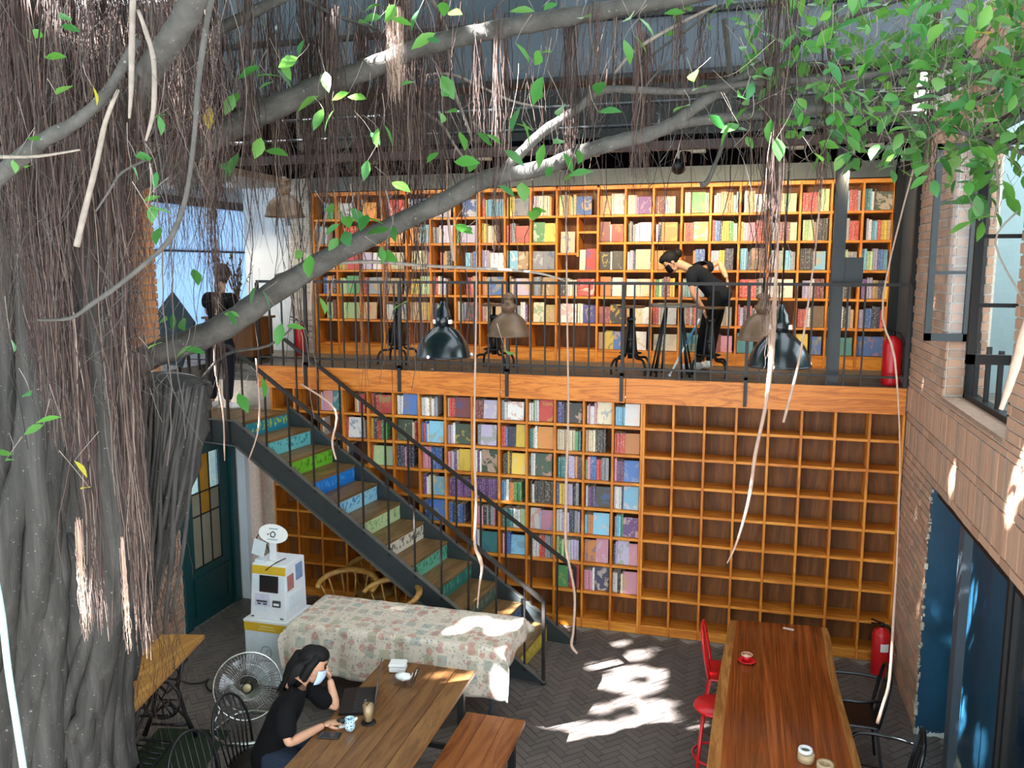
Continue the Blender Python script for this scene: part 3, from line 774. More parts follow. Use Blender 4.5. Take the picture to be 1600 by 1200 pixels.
# ================================================================ pendant lamps
M['enamel'] = plain('dark_enamel', '#0e181d', .2, 0, .6, .1, 4)
M['brass'] = plain('aged_ribbed_metal', '#6e5540', .45, .3, .5, .12, 10)
M['enamel_in'] = plain('white_enamel', '#cfd4d4', .4)
def pendant(name, label, px, py, D_, dia, kind, group):
    b = atD(px, py, D_); x, y, z = b
    t_ = thing(name, label, 'lamp', (x, y, z), 0, group)
    r = dia/2
    if kind == 'black':
        h = dia*.60
        prof = [(r*1.02, 0), (r, .015), (r*.93, h*.30), (r*.78, h*.55), (r*.52, h*.78), (r*.30, h*.90), (.055, h*.94)]
        mats = M['enamel']; n = 36
    else:
        h = dia*.56
        prof = [(r, 0), (r, .05*dia), (r*.94, .06*dia), (r*.9, h*.35), (r*.72, h*.68), (r*.42, h*.93), (.05, h)]
        mats = M['brass']; n = 36
    c = (x, y, z)
    inner = [(rr-.006 if i < len(prof)-1 else rr-.01, zz) for i, (rr, zz) in enumerate(prof)]
    mb = MB().lathe(prof, c, n, 0)
    vs = mb.v
    if kind != 'black':   # flutes
        mb.v = [((vx-x)*(1+.035*math.cos(18*math.atan2(vy-y, vx-x))*(1 if .1*dia < vz-z < h*.97 else 0))+x, (vy-y)*(1+.035*math.cos(18*math.atan2(vy-y, vx-x))*(1 if .1*dia < vz-z < h*.97 else 0))+y, vz) for vx, vy, vz in vs]
    mb.f = [f for f in mb.f if len(f) == 4]; mb.m = mb.m[:len(mb.f)]; mb.s = mb.s[:len(mb.f)]
    obj('shade', mb, mats, t_)
    ib = MB().lathe(inner, c, n, 0); ib.f = [f for f in ib.f if len(f) == 4]; ib.m = ib.m[:len(ib.f)]; ib.s = ib.s[:len(ib.f)]
    obj('shade_lining', ib, M['enamel_in'] if kind == 'black' else M['brass'], t_)
    obj('rim', MB().tube([(x+r*math.cos(a)*1.01, y+r*math.sin(a)*1.01, z) for a in [2*PI*i/36 for i in range(36)]], .008, 6, 0, False, True, True), mats, t_)
    if kind == 'black':
        obj('cap', MB().lathe([(.06, h*.92), (.062, h+.05), (.055, h+.06), (.05, h+.1), (.028, h+.13), (.02, h+.17), (.0, h+.17)], c, 20), M['enamel'], t_)
        for sx_ in (-.0625, .0625): obj('clip', MB().bx(x+sx_-.012, x+sx_+.012, y-.03, y, z+h+.0, z+h+.03), M['white'], t_)
        top = z+h+.17
        for k in range(3):
            a = k*2.1+.3; obj('clip', MB().ball((x+r*1.03*math.cos(a), y+r*1.03*math.sin(a), z+.01), .014, 8), M['white'], t_)
    else:
        obj('cap', MB().lathe([(.05, h-.005), (.055, h+.02), (.07, h+.035), (.07, h+.06), (.045, h+.075), (.04, h+.11), (.055, h+.12), (.055, h+.14), (.02, h+.17), (0, h+.17)], c, 20), M['brass'], t_)
        top = z+h+.17
    obj('bulb', MB().ball((x, y, z+h*.35), (.04, .04, .055), 14), M['white'], t_)
    obj('cord', MB().tube([(x, y, top-.005), (x+.01, y, (top+6.2)/2), (x, y, 6.9)], .006, 6), M['black'], t_)
pendant('pendant_lamp', 'black enamel pendant lamp with pale reflection above the staircase side', 693, 556, 6.5, .42, 'black', 'black enamel pendants')
pendant('pendant_lamp', 'black enamel pendant lamp nearer the right wall in front of fluted pendant', 1217, 571, 5.8, .42, 'black', 'black enamel pendants')
pendant('pendant_lamp', 'fluted bronze pendant lamp beside the stool at mid railing', 795, 524, 7.4, .37, 'brass', 'fluted bronze pendants')
pendant('pendant_lamp', 'fluted bronze pendant lamp half hidden behind the black pendant', 1190, 530, 7.0, .39, 'brass', 'fluted bronze pendants')
pendant('pendant_lamp', 'fluted bronze pendant lamp hanging high by the pale corner wall', 445, 338, 8.2, .375, 'brass', 'fluted bronze pendants')

# spotlights on cream brackets under the ceiling, lighting the books
M['creamp'] = plain('cream_painted_metal', '#b9b29c', .5, 0, .5, .1, 8)
for i, (px, py, e) in enumerate(((1070, 262, 1), (1345, 256, .35), (1222, 258, 1.2), (738, 262, .55), (905, 262, .8), (560, 262, .5))):
    q = atY(px, py, -.08); x, y, z = q
    t_ = thing('spotlight', 'cream bracket spotlight number%s' % '' if False else ['cream bracket spotlight above the bending woman', 'cream bracket spotlight nearest the right brick wall', 'cream bracket spotlight above the fluted pendant by the black one', 'cream bracket spotlight above the leftmost black pendant', 'cream bracket spotlight over the staggered shelves', 'cream bracket spotlight over the bookcase end by the whitewashed pillar'][i], 'spotlight', (x, y, z), 0, 'spotlights over the upper bookcase')
    obj('bracket', MB().tube(smooth_path([(x+.12, y+.05, 5.0), (x+.1, y+.04, z+.16), (x-.05, y+.02, z+.17), (x-.06, y, z+.06)], 5), .014, 8), M['creamp'], t_)
    obj('mount', MB().bx(x+.05, x+.19, y, y+.1, 4.975, 5.0), M['creamp'], t_)
    aim = (Vector((x-(.5 if i == 1 else 0)*-1, UY, 3.95))-Vector((x, y, z))).normalized()
    Mq = aim.to_track_quat('-Z', 'Y').to_matrix()
    obj('head', MB().lathe([(.065, -.02), (.062, .05), (.04, .09), (.0, .1)], (x-.06, y, z), 18, 0, Mq), M['black'], t_)
    l_ = bpy.data.lights.new('spotlight', 'SPOT'); lo = bpy.data.objects.new('spotlight_lamp', l_); COL.objects.link(lo)
    l_.energy = 48*e; l_.color = (1, .80, .52); l_.spot_size = 1.9; l_.spot_blend = .8; l_.shadow_soft_size = .05
    lo.location = Vector((x-.06, y, z))+aim*.04; lo.rotation_euler = aim.to_track_quat('-Z', 'Y').to_euler()
# ================================================================ tables
M['slab'] = wood('red_slab_wood', ('#562810', '#803e1a', '#9c5426'), (11, .22, 11), .14, .01, .6, 3)
M['sap'] = wood('sapwood', ('#7a4c22', '#936030', '#a87440'), (9, 1.2, 9), .25, .04, .5)
M['plank'] = wood('oiled_plank', ('#5a3a20', '#74502e', '#8a6238'), (9, 1.1, 9), .38, .04, .45, 4, .35)
M['bench'] = wood('reddish_bench', ('#6e3a1c', '#8c5028', '#a26434'), (9, 1.1, 9), .35, .04, .45, 4, .35)
M['maple'] = wood('pale_top', ('#96652e', '#b5813f', '#c59550'), (9, 1.2, 9), .4, .03, .45, 3)
def T3(l, z): return [tuple(atZ(x, y, z)) for x, y in l]
TZ = .755
Lf = T3([(1140, 968), (1137, 985), (1128, 1030), (1119, 1085), (1111, 1140), (1104, 1200)], TZ)
Li = T3([(1151, 969), (1149, 988), (1143, 1030), (1136, 1085), (1130, 1140), (1126, 1200)], TZ)
Ri = T3([(1283, 979), (1287, 1000), (1292, 1040), (1303, 1085), (1318, 1140), (1333, 1200)], TZ)
Rf = T3([(1292, 980), (1298, 998), (1304, 1040), (1314, 1085), (1330, 1140), (1347, 1200)], TZ)
ext = lambda L: smooth_path([p for p in L]+[(L[-1][0]+(L[-1][0]-L[-2][0])*1.6, L[-1][1]+(L[-1][1]-L[-2][1])*1.6, TZ)], 4)
Lf, Li, Ri, Rf = [ext(q) for q in (Lf, Li, Ri, Rf)]
tb = thing('slab_table', 'long glossy red brown slab table with live edges beside the right wall', 'table', (-1.15, -2.5, 0))
def band(A, B, z0, z1):
    mb = MB(); n = len(A)
    vs = [(p[0], p[1], z1) for p in A]+[(p[0], p[1], z1) for p in B]+[(p[0], p[1], z0) for p in A]+[(p[0], p[1], z0) for p in B]
    fs = []
    for i in range(n-1):
        fs += [(i, i+1, n+i+1, n+i), (2*n+i, 3*n+i, 3*n+i+1, 2*n+i+1), (i, 2*n+i, 2*n+i+1, i+1), (n+i, n+i+1, 3*n+i+1, 3*n+i)]
    fs += [(0, n, 3*n, 2*n), (n-1, 3*n-1, 4*n-1, 2*n-1)]
    return mb.add(vs, fs)
obj('tabletop', band(Li, Ri, TZ-.075, TZ), M['slab'], tb)
obj('live_edge', band(Lf, Li, TZ-.075, TZ-.003), M['sap'], tb)
obj('live_edge', band(Ri, Rf, TZ-.07, TZ-.006), M['sap'], tb)
for y in (-1.6, -3.6):
    for x in (-1.42, -.86): bev(obj('leg', MB().bx(x-.05, x+.05, y-.05, y+.05, 0, TZ-.075), M['slab'], tb), .006)
# laptop table of planks
wt = thing('plank_table', 'brown plank table with laptop and coffee in front of the seated woman', 'table', (-3.8, -3.6, 0))
x0, x1, y0, y1 = -4.20, -3.43, -4.75, -2.655
n = 5
for i in range(n):
    a = x0+(x1-x0)*i/n; b = x0+(x1-x0)*(i+1)/n
    bev(obj('plank', MB().bx(a+.0016, b-.0016, y0, y1, .715, .75), M['plank'], wt), .0025, 1)
obj('apron', MB().bx(x0+.06, x1-.06, y1-.10, y1-.08, .64, .715).bx(x0+.06, x1-.06, y0+.1, y0+.12, .64, .715), M['iron'], wt)
for y in (y1-.1, y0+.11):
    for x in (x0+.08, x1-.08): obj('leg', MB().bar((x, y, .715), (x*.97+(x0+x1)/2*.03, y, 0), .05, .05), M['iron'], wt)
    obj('foot_bar', MB().bx(x0+.08, x1-.08, y-.015, y+.015, .12, .16), M['iron'], wt)
bn = thing('bench', 'reddish plank bench beside the laptop table', 'bench', (-3.23, -3.5, 0))
for i in range(3):
    a = -3.475+.158*i; bev(obj('plank', MB().bx(a+.001, a+.157, -4.5, -2.735, .41, .45), M['bench'], bn), .003, 1)
for y in (-2.95, -4.3):
    for x in (-3.42, -3.05): obj('leg', MB().bx(x-.025, x+.025, y-.025, y+.025, 0, .41), M['iron'], bn)
    obj('stretcher', MB().bx(-3.42, -3.05, y-.015, y+.015, .15, .18), M['iron'], bn)
# treadle sewing table
sw = thing('treadle_table', 'narrow wooden table on an old black sewing machine base by tree trunk', 'table', (-5.95, -3.3, 0))
dirv = np.array([.2234, -.9747]); sid = np.array([-.9747, -.2234])
o_ = np.array([-5.875, -2.66])
def tq(u, v, z): p = o_+dirv*u+sid*v; return (p[0], p[1], z)
mb = MB(); vs = [tq(0, 0, .715), tq(1.38, 0, .715), tq(1.38, .37, .715), tq(0, .37, .715), tq(0, 0, .75), tq(1.38, 0, .75), tq(1.38, .37, .75), tq(0, .37, .75)]
mb.add(vs, [(3,2,1,0), (4,5,6,7), (0,1,5,4), (1,2,6,5), (2,3,7,6), (3,0,4,7)]); bev(obj('tabletop', mb, M['maple'], sw), .004)
def arc(c, r, a0, a1, n=10): return [(c[0]+r*math.cos(lerp(a0, a1, i/n)), c[1]+r*math.sin(lerp(a0, a1, i/n))) for i in range(n+1)]
for u in (.35, 1.1):
    e = MB()
    e.tube([tq(u, .03, .71), tq(u, .10, .45), tq(u, .04, .2), tq(u, -.03, .02)], [.02, .017, .017, .022], 8)
    e.tube([tq(u, .34, .71), tq(u, .27, .45), tq(u, .33, .2), tq(u, .40, .02)], [.02, .017, .017, .022], 8)
    e.tube([tq(u, .05, .2), tq(u, .185, .33), tq(u, .32, .2)], .013, 8); e.tube([tq(u, .08, .5), tq(u, .185, .4), tq(u, .29, .5)], .013, 8)
    e.tube([tq(u, .0, .70), tq(u, .37, .70)], .016, 8); e.tube([tq(u, .04, .12), tq(u, .33, .12)], .013, 8)
    for cv, cz in ((.13, .57), (.24, .57), (.185, .24)):
        e.tube([tq(u, cv+.05*math.cos(a), cz+.05*math.sin(a)) for a in [2*PI*i/14 for i in range(14)]], .008, 6, 0, False, True, True)
    obj('leg', e, M['iron'], sw)
wh = MB(); wh.tube([tq(.46, .185+.16*math.cos(a), .40+.16*math.sin(a)) for a in [2*PI*i/24 for i in range(24)]], .013, 8, 0, False, True, True)
for i in range(6): a = i*PI/3; wh.tube([tq(.46, .185, .40), tq(.46, .185+.16*math.cos(a), .40+.16*math.sin(a))], .007, 6)
obj('flywheel', wh, M['iron'], sw)
tr_ = MB()
for i in range(7): tr_.tube([tq(.6+i*.07, .06, .10), tq(.6+i*.07, .31, .13)], .008, 6)
tr_.tube([tq(.58, .06, .10), tq(1.05, .06, .10), tq(1.05, .31, .13), tq(.58, .31, .13)], .011, 6, 0, False, True, True)
obj('treadle', tr_, M['iron'], sw)
obj('cross_brace', MB().tube([tq(.35, .2, .62), tq(1.1, .2, .2)], .012, 8).tube([tq(.35, .2, .2), tq(1.1, .2, .62)], .012, 8), M['iron'], sw)
solo('shadow_sheet', MB().box((-5.75, -3.35, .006), (.62, .95, .010), Rz(.22)), plain('green_shadow_tint', '#23301f', .9, 0, .2, .2, 40, .3), 'dark green sheet standing in for shadow on bricks under treadle table', 'mat')  # thin sheet put in for the green tinted shadow on the floor
solo('extension_cord', MB().tube(smooth_path([tuple(atZ(*p, .012)) for p in ((262, 1060), (282, 1064), (300, 1068), (318, 1066), (326, 1060), (322, 1070), (330, 1080), (350, 1082), (362, 1100))], 5), .007, 6), M['black'], 'thin black power cord curling over bricks toward the floor fan', 'cord')

# folding table under a flowered cloth
ft = thing('folding_table', 'grey legged folding table hidden under the flowered tablecloth', 'table', (-4.33, -1.9, 0))
FX0, FX1, FY0, FY1 = -5.30, -3.34, -2.22, -1.56
obj('tabletop', MB().bx(FX0, FX1, FY0, FY1, .70, .735), M['white'], ft)
for x in (FX0+.12, FX1-.12):
    for y in (FY0+.08, FY1-.08): obj('leg', MB().tube([(x, y, 0), (x, y, .70)], .016, 10), M['beam'], ft)
t = NT('flowered_cloth'); v = t.coord('UV', (1, 1, 1))
def vor(scale, rnd=1.):
    x = t.n('ShaderNodeTexVoronoi'); x.inputs['Scale'].default_value = scale; x.inputs['Randomness'].default_value = rnd; t.l(v, x.inputs['Vector']); return x
v1, v2, v3 = vor(11, .85), vor(30, .9), vor(7.5, .3); v3.distance = 'CHEBYCHEV'
nn = t.noise(v, 60, 3); n0 = t.noise(v, 22, 4)
jit = t.math('MULTIPLY', t.math('SUBTRACT', nn, .5), .35)
d1 = t.math('ADD', v1.outputs['Distance'], jit); d2 = t.math('ADD', v2.outputs['Distance'], jit)
rsep = t.n('ShaderNodeSeparateColor'); t.l(v1.outputs['Color'], rsep.inputs[0])
rs2 = t.n('ShaderNodeSeparateColor'); t.l(v2.outputs['Color'], rs2.inputs[0])
rs3 = t.n('ShaderNodeSeparateColor'); t.l(v3.outputs['Color'], rs3.inputs[0])
c = t.mix(t.math('MULTIPLY', t.math('GREATER_THAN', n0, .52), .35), '#d2c4b2', '#b4aa9c')
boxm = t.math('MULTIPLY', t.math('LESS_THAN', v3.outputs['Distance'], .32), t.math('GREATER_THAN', rs3.outputs[0], .45))
c = t.mix(t.math('MULTIPLY', boxm, .75), c, t.ramp(rs3.outputs[1], [(0, '#a8a080'), (.5, '#97a098'), (1, '#b59c8c')]))
c = t.mix(t.math('MULTIPLY', t.math('LESS_THAN', d2, .30), .7), c, t.ramp(rs2.outputs[0], [(0, '#8a9080'), (.4, '#7c8090'), (.7, '#a88a7c'), (1, '#c0a898')]))
c = t.mix(t.math('MULTIPLY', t.math('MULTIPLY', t.math('LESS_THAN', d1, .40), t.math('GREATER_THAN', rsep.outputs[0], .4)), .6), c, t.mix(t.math('MULTIPLY', nn, 1.), '#a85c58', '#c98c80'))
t.base(c); M['cloth'] = t.set(.85, 0, .2)
cl = MB(); NU, NV = 84, 44
def clf(u, w):
    # unrolled: x along the table with side drops, y front drop .. top .. back drop
    sx = .16; L = FX1-FX0+.02; Wd = FY1-FY0+.02; fd, bd = .43, .10
    a = -sx+u*(L+2*sx); b = -fd+w*(fd+Wd+bd)
    x = min(max(a, 0), L); y = min(max(b, 0), Wd); z = .742
    ox = a-x; oy = b-y
    dz = 0
    if ox and oy:
        d = math.hypot(ox, oy); dz = d; ang = math.atan2(abs(oy), abs(ox))
        x += math.copysign(.03+.05*math.sin(2*ang), ox)*min(1, d/.15); y += math.copysign(.03+.05*math.sin(2*ang), oy)*min(1, d/.15)
        dz = max(abs(ox), abs(oy))
    elif ox: dz = abs(ox); x += math.copysign(.012+.03*min(1, dz/.2)+.012*math.sin(b*14), ox)
    elif oy: dz = abs(oy); y += math.copysign(.012+.035*min(1, dz/.2)+.016*math.sin(a*9+1)*min(1, dz/.2)+.008*math.sin(a*23), oy)
    return (FX0-.01+x, FY0-.01+y, z-dz+(.002*math.sin(a*30)*math.sin(b*25) if not dz else 0))
cl.grid(clf, NU, NV)
o = solo('tablecloth', cl, M['cloth'], 'flowered cream tablecloth draped over the folding table', 'tablecloth')
uv = o.data.uv_layers.new(name='UV')
L_ = FX1-FX0+.34; W_ = FY1-FY0+.55
gu = [((i % (NU+1))/NU*L_, (i//(NU+1))/NV*W_) for i in range((NU+1)*(NV+1))]
li = np.empty(len(o.data.loops), np.int32); o.data.loops.foreach_get('vertex_index', li)
uv.data.foreach_set('uv', np.array(gu, np.float32)[li].ravel())
m = o.modifiers.new('s', 'SOLIDIFY'); m.thickness = .003; m.offset = 1

# ================================================================ ticket kiosk beside the table
M['yellow'] = plain('yellow_print', '#d0a92a', .45, 0, .5, .06)
M['paleblue'] = plain('pale_blue_print', '#d2dce2', .45, 0, .5, .05)
M['kwhite'] = plain('kiosk_white', '#dcdfe2', .4, 0, .5, .03)
kx0, kx1, ky0, ky1 = -5.86, -5.42, -2.10, -1.66
kb = thing('kiosk_cabinet', 'white kiosk base cabinet with yellow top band beside flowered table', 'cabinet', ((kx0+kx1)/2, (ky0+ky1)/2, 0))
bev(obj('body', MB().bx(kx0, kx1, ky0, ky1, .03, .64), M['paleblue'], kb), .004)
obj('top', MB().bx(kx0-.006, kx1+.006, ky0-.006, ky1+.006, .64, .66), M['white'], kb)
obj('band', MB().bx(kx0-.002, kx1+.002, ky0-.003, ky1, .555, .64), M['yellow'], kb)
obj('print', MB().bx(kx0+.14, kx1-.12, ky0-.004, ky0-.002, .575, .585).bx(kx0+.16, kx1-.14, ky0-.004, ky0-.002, .60, .612), plain('pale_yellow_print', '#dcc474', .5), kb)
bd_ = MB().tube([((kx0+kx1)/2+.055*math.cos(a), ky0-.001, .36+.055*math.sin(a)) for a in [2*PI*i/24 for i in range(24)]], .004, 6, 0, False, True, True)
bd_.tube([((kx0+kx1)/2+.02+.02*math.cos(a), ky0-.001, .35+.03*math.sin(a)) for a in [PI*i/8 for i in range(9)]], .004, 6).bx((kx0+kx1)/2-.06, (kx0+kx1)/2+.06, ky0-.003, ky0, .27, .28)
obj('emblem', bd_, plain('grey_print', '#8a9098', .5), kb)
obj('seam', MB().bx(kx0+.01, kx1-.01, ky0-.002, ky0, .235, .239), plain('grey_seam', '#98a4ac', .5), kb)
obj('base', MB().bx(kx0+.01, kx1-.01, ky0+.01, ky1-.01, 0, .03), M['black'], kb)
ux0, ux1, uy0, uy1 = -5.82, -5.45, -2.06, -1.68
ku = thing('vending_kiosk', 'white printed kiosk with dark screen standing on the base cabinet', 'kiosk', ((ux0+ux1)/2, (uy0+uy1)/2, .66))
mb = MB(); zt = 1.17
vs = [(ux0, uy0, .66), (ux1, uy0, .66), (ux1, uy1, .66), (ux0, uy1, .66), (ux0+.01, uy0+.05, zt), (ux1-.01, uy0+.05, zt), (ux1-.01, uy1, zt), (ux0+.01, uy1, zt)]
mb.add(vs, [(3,2,1,0), (4,5,6,7), (0,1,5,4), (1,2,6,5), (2,3,7,6), (3,0,4,7)])
bev(obj('body', mb, M['kwhite'], ku), .006)
def kf(u, w, d=.003):   # a point on the sloping front
    x = lerp(ux0+.005, ux1-.005, u); return Vector((x, lerp(uy0, uy0+.05, w)-d, lerp(.66, zt, w)))
def kpatch(name, u0, u1, w0, w1, m, d=.004, par=None):
    q = [kf(u0, w0, d), kf(u1, w0, d), kf(u1, w1, d), kf(u0, w1, d)]; b = [kf(u0, w0, -.002), kf(u1, w0, -.002), kf(u1, w1, -.002), kf(u0, w1, -.002)]
    return obj(name, MB().add(q+b, [(0,1,2,3), (0,4,5,1), (1,5,6,2), (2,6,7,3), (3,7,4,0)]), m, par or ku)
kpatch('band', .02, .98, .82, .97, M['yellow'])
kpatch('screen', .25, .78, .50, .80, plain('dark_screen', '#15181d', .15, 0, .6, .1), .008)
kpatch('panel', .12, .55, .24, .46, plain('lilac_panel', '#c9c8da', .5), .005)
M['dgrey'] = plain('dark_grey_slot', '#3a3c40', .5)
kpatch('slot', .18, .48, .315, .345, M['dgrey'], .012); kpatch('slot', .20, .30, .27, .295, M['dgrey'], .009); kpatch('slot', .36, .47, .27, .295, M['dgrey'], .009)
kpatch('coin_box', .64, .86, .25, .36, M['dgrey'], .014); kpatch('coin_slot', .68, .83, .28, .32, M['white'], .017)
kpatch('print', .17, .47, .15, .22, M['paleblue'], .005); kpatch('print', .03, .22, .55, .78, M['paleblue'], .005); kpatch('print', .80, .97, .55, .78, M['paleblue'], .005)
kpatch('foot', .02, .10, .03, .05, M['dgrey'], .006); kpatch('foot', .85, .94, .03, .05, M['dgrey'], .006)
sx = ux1+.0005
for nm, y0_, y1_, z0_, z1_, m in (('print', -2.0, -1.90, .93, 1.07, plain('rose_print', '#a8706a', .5)), ('print', -1.85, -1.74, .98, 1.13, plain('blue_print', '#7a90b4', .5)), ('print', -2.0, -1.75, .74, .88, M['paleblue'])):
    obj(nm, MB().bx(sx-.008, sx+.0015, y0_, y1_, z0_, z1_), m, ku)
sg = thing('oval_sign', 'white oval sign on a short stand on top of the kiosk', 'sign', (-5.64, -1.92, zt))
obj('base', MB().bx(-5.70, -5.60, -1.97, -1.87, zt, zt+.012), M['white'], sg)
obj('stem', MB().bx(-5.675, -5.605, -1.925, -1.915, zt+.012, zt+.22), M['kwhite'], sg)
Mo = Rx(PI/2-.25) @ Rz(-.08)
obj('board', MB().lathe([(.15, -.006), (.15, .006), (0, .006)], (-5.625, -1.93, zt+.27), 32, 0, Mo, False, 1, .58), M['white'], sg)
ink = plain('dark_ink', '#2c2e30', .5)
eb = MB()
for i in range(5): a = 2*PI*i/5+PI/2; eb.tube([Vector((-5.625, -1.938, zt+.265))+Mo @ Vector((.028*math.cos(a+j*2*PI/5), .028*math.sin(a+j*2*PI/5), 0)) for j in (0, 1)], .005, 6)
eb.box((-5.675, -1.94, zt+.265), (.012, .006, .012))
eb2 = MB()
for i in range(5): eb2.box((-5.66+i*.018, -1.925, zt+.315), (.012, .004, .012))
for i in range(6): eb2.box((-5.665+i*.017, -1.951, zt+.222), (.011, .004, .008))
obj('emblem', eb, ink, sg); obj('print', eb2, plain('blue_ink', '#8296a8', .5), sg)
cdm = MB().box((-5.765, -1.955, zt+.13), (.13, .006, .15), Matrix.Rotation(.25, 3, 'Y')).box((-5.755, -1.93, zt+.012), (.09, .10, .02))
solo('menu_card', cdm, M['paleblue'], 'small printed card leaning on the kiosk behind the oval sign', 'card')
solo('kiosk_cable', MB().tube(smooth_path([(-5.56, -1.84, zt+.01), (-5.58, -1.99, zt+.01), (-5.66, -2.03, zt-.05)], 5), .005, 6).tube(smooth_path([(-5.75, -1.80, zt+.03), (-5.86, -1.78, zt+.20), (-5.92, -1.8, zt+.06), (-5.80, -1.80, zt+.01)], 6), .005, 6), M['black'], 'thin black cable looped over the top of the kiosk', 'cable')

# ================================================================ wooden captain chairs behind the cloth table
M['bent'] = wood('bentwood', ('#8a5e2c', '#a87a3e', '#bf9452'), (3, 3, 3), .3, .02)
def captain():
    t_ = thing('captain_chair', 'round backed wooden armchair', 'chair')
    obj('seat', MB().lathe([(.0, .42), (.20, .42), (.22, .44), (.21, .46), (.0, .45)], (0, 0, 0), 24), M['bent'], t_, True)
    for sx_ in (-1, 1):
        for sy_ in (-1, 1): obj('leg', MB().tube([(sx_*.15, sy_*.15, .43), (sx_*.21, sy_*.21, 0)], [.02, .015], 8), M['bent'], t_, True)
    A = [(.30*math.cos(a), .26*math.sin(a)-.02, .70+.06*math.sin(a)) for a in [-.35+(PI+.7)*i/20 for i in range(21)]]
    obj('arm_rail', MB().tube(A, [.018+.012*math.sin(PI*i/20) for i in range(21)], 10, 0, True, True, False, 1.3), M['bent'], t_, True)
    for a in [PI*i/6 for i in range(7)]: obj('spindle', MB().tube([(.19*math.cos(a), .18*math.sin(a), .45), (.29*math.cos(a), .25*math.sin(a)-.02, .69+.06*math.sin(a))], .010, 6), M['bent'], t_, True)
    return t_
cc = captain()
q = atZ(535, 916, .72); cc.location = (q[0], q[1]+.12, 0); cc.rotation_euler = (0, 0, .1); cc['label'] = 'round backed wooden armchair touching the flowered table next to the kiosk'; cc['group'] = 'wooden armchairs behind the flowered table'
q = atZ(560, 893, .76); clone(cc, (q[0]+.05, q[1]+.30, 0), -.1, 'round backed wooden armchair farthest back, under the stairs', 'wooden armchairs behind the flowered table')
q = atZ(618, 925, .74); clone(cc, (q[0]-.06, q[1]+.05, 0), -.35, 'round backed wooden armchair half hidden beneath the stair stringer', 'wooden armchairs behind the flowered table')

# ================================================================ black wire chairs
def wire_chair(name='wire_chair'):
    t_ = thing(name, 'black wire chair', 'chair')
    obj('seat', MB().lathe([(0, .44), (.20, .44), (.205, .455), (0, .46)], (0, 0, 0), 24), M['iron'], t_, True)
    for sx_ in (-1, 1):
        for sy_ in (-1, 1): obj('leg', MB().tube([(sx_*.14, sy_*.14, .44), (sx_*.20, sy_*.20, 0)], .009, 6), M['iron'], t_, True)
    hoop = [(.21*math.cos(a), .19+.05*math.sin(a)+.03*math.sin(a), .46+.44*max(0, math.sin(a))**.6) for a in [PI*i/24 for i in range(25)]]
    obj('back_hoop', MB().tube(hoop, .010, 8), M['iron'], t_, True)
    for i in range(7):
        x = -.15+.05*i; zt_ = .46+.44*(math.sin(math.acos(x/.21)))**.6
        obj('back_rod', MB().tube([(x*.8, .17, .455), (x, .20, .66), (x, .19+.08*math.sin(math.acos(x/.21)), zt_)], .006, 6), M['iron'], t_, True)
    obj('brace', MB().tube([(.17*math.cos(a), .17*math.sin(a), .22) for a in [2*PI*i/20 for i in range(20)]], .007, 6, 0, False, True, True), M['iron'], t_, True)
    return t_
wc = wire_chair(); wc.location = (-4.66, -3.76, 0); wc.rotation_euler = (0, 0, PI/2)
tag(wc, 'black wire hoop backed chair with the seated woman on it', None, 'black wire chairs at the plank table')
clone(wc, (-4.62, -4.28, 0), 1.4, 'empty black wire hoop backed chair behind the seated woman', 'black wire chairs at the plank table')

# ================================================================ floor fan
M['chrome'] = plain('chrome', '#c8c8c4', .18, .9, .5, .04)
M['fanblade'] = glass('smoky_fan_blade', (.72, .70, .70, 1), .2, .12)
fc = atY(387, 1072, -2.75)
fn = thing('floor_fan', 'round chrome floor fan facing the seated woman', 'fan', (fc[0], fc[1], 0))
ax = (Vector((-1.9, -8.5, 3.0))-Vector(fc)).normalized(); ax = Vector((.45, -.8, .25)).normalized()
Mf = ax.to_track_quat('Z', 'Y').to_matrix(); fcv = Vector(fc)
FRd = .275
def fp(r, a, h): return fcv+Mf @ Vector((r*math.cos(a), r*math.sin(a), h))
for h, nm in ((.05, 'front_grille'), (-.05, 'rear_grille')):
    g = MB()
    for i in range(60): a = 2*PI*i/60; g.tube([fp(.05, a, h*1.5), fp(.16, a, h*1.35), fp(FRd*.98, a, h*.25)], .0016, 4)
    for r_ in (.1, .19): g.tube([fp(r_, a, h*1.4) for a in [2*PI*i/32 for i in range(32)]], .002, 4, 0, False, True, True)
    obj(nm, g, M['chrome'], fn)
obj('rim', MB().tube([fp(FRd, a, 0) for a in [2*PI*i/48 for i in range(48)]], .009, 8, 0, False, True, True), M['chrome'], fn)
for i in range(4):
    a0 = i*PI/2
    obj('blade', MB().grid(lambda u, w: tuple(fp(.04+u*.19, a0+(w-.5)*1.1*(.5+.5*u), (w-.5)*.045)), 6, 6), M['fanblade'], fn)
obj('hub', MB().lathe([(0, .06), (.03, .06), (.042, .05), (.042, -.05), (0, -.05)], fcv, 20, 0, Mf), M['black'], fn)
obj('badge', MB().lathe([(.032, .074), (.035, .080), (0, .083)], fcv, 20, 0, Mf), plain('cream_badge', '#c8b98c', .5), fn)
obj('motor', MB().lathe([(0, -.17), (.06, -.16), (.075, -.10), (.06, -.06), (0, -.06)], fcv, 20, 0, Mf), M['black'], fn)
fx, fy = fc[0], fc[1]
obj('stand', MB().tube(smooth_path([tuple(fp(FRd+.01, PI-.1, -.04)), (fx-.27, fy-.02, .16), (fx-.26, fy-.16, .02), (fx, fy-.26, .018), (fx+.26, fy-.10, .02), (fx+.27, fy+.04, .16), tuple(fp(FRd+.01, .1, -.04))], 6), .014, 8)
    .tube(smooth_path([(fx-.26, fy-.12, .02), (fx-.2, fy+.2, .018), (fx+.2, fy+.24, .018), (fx+.26, fy-.06, .02)], 5), .014, 8), M['chrome'], fn)
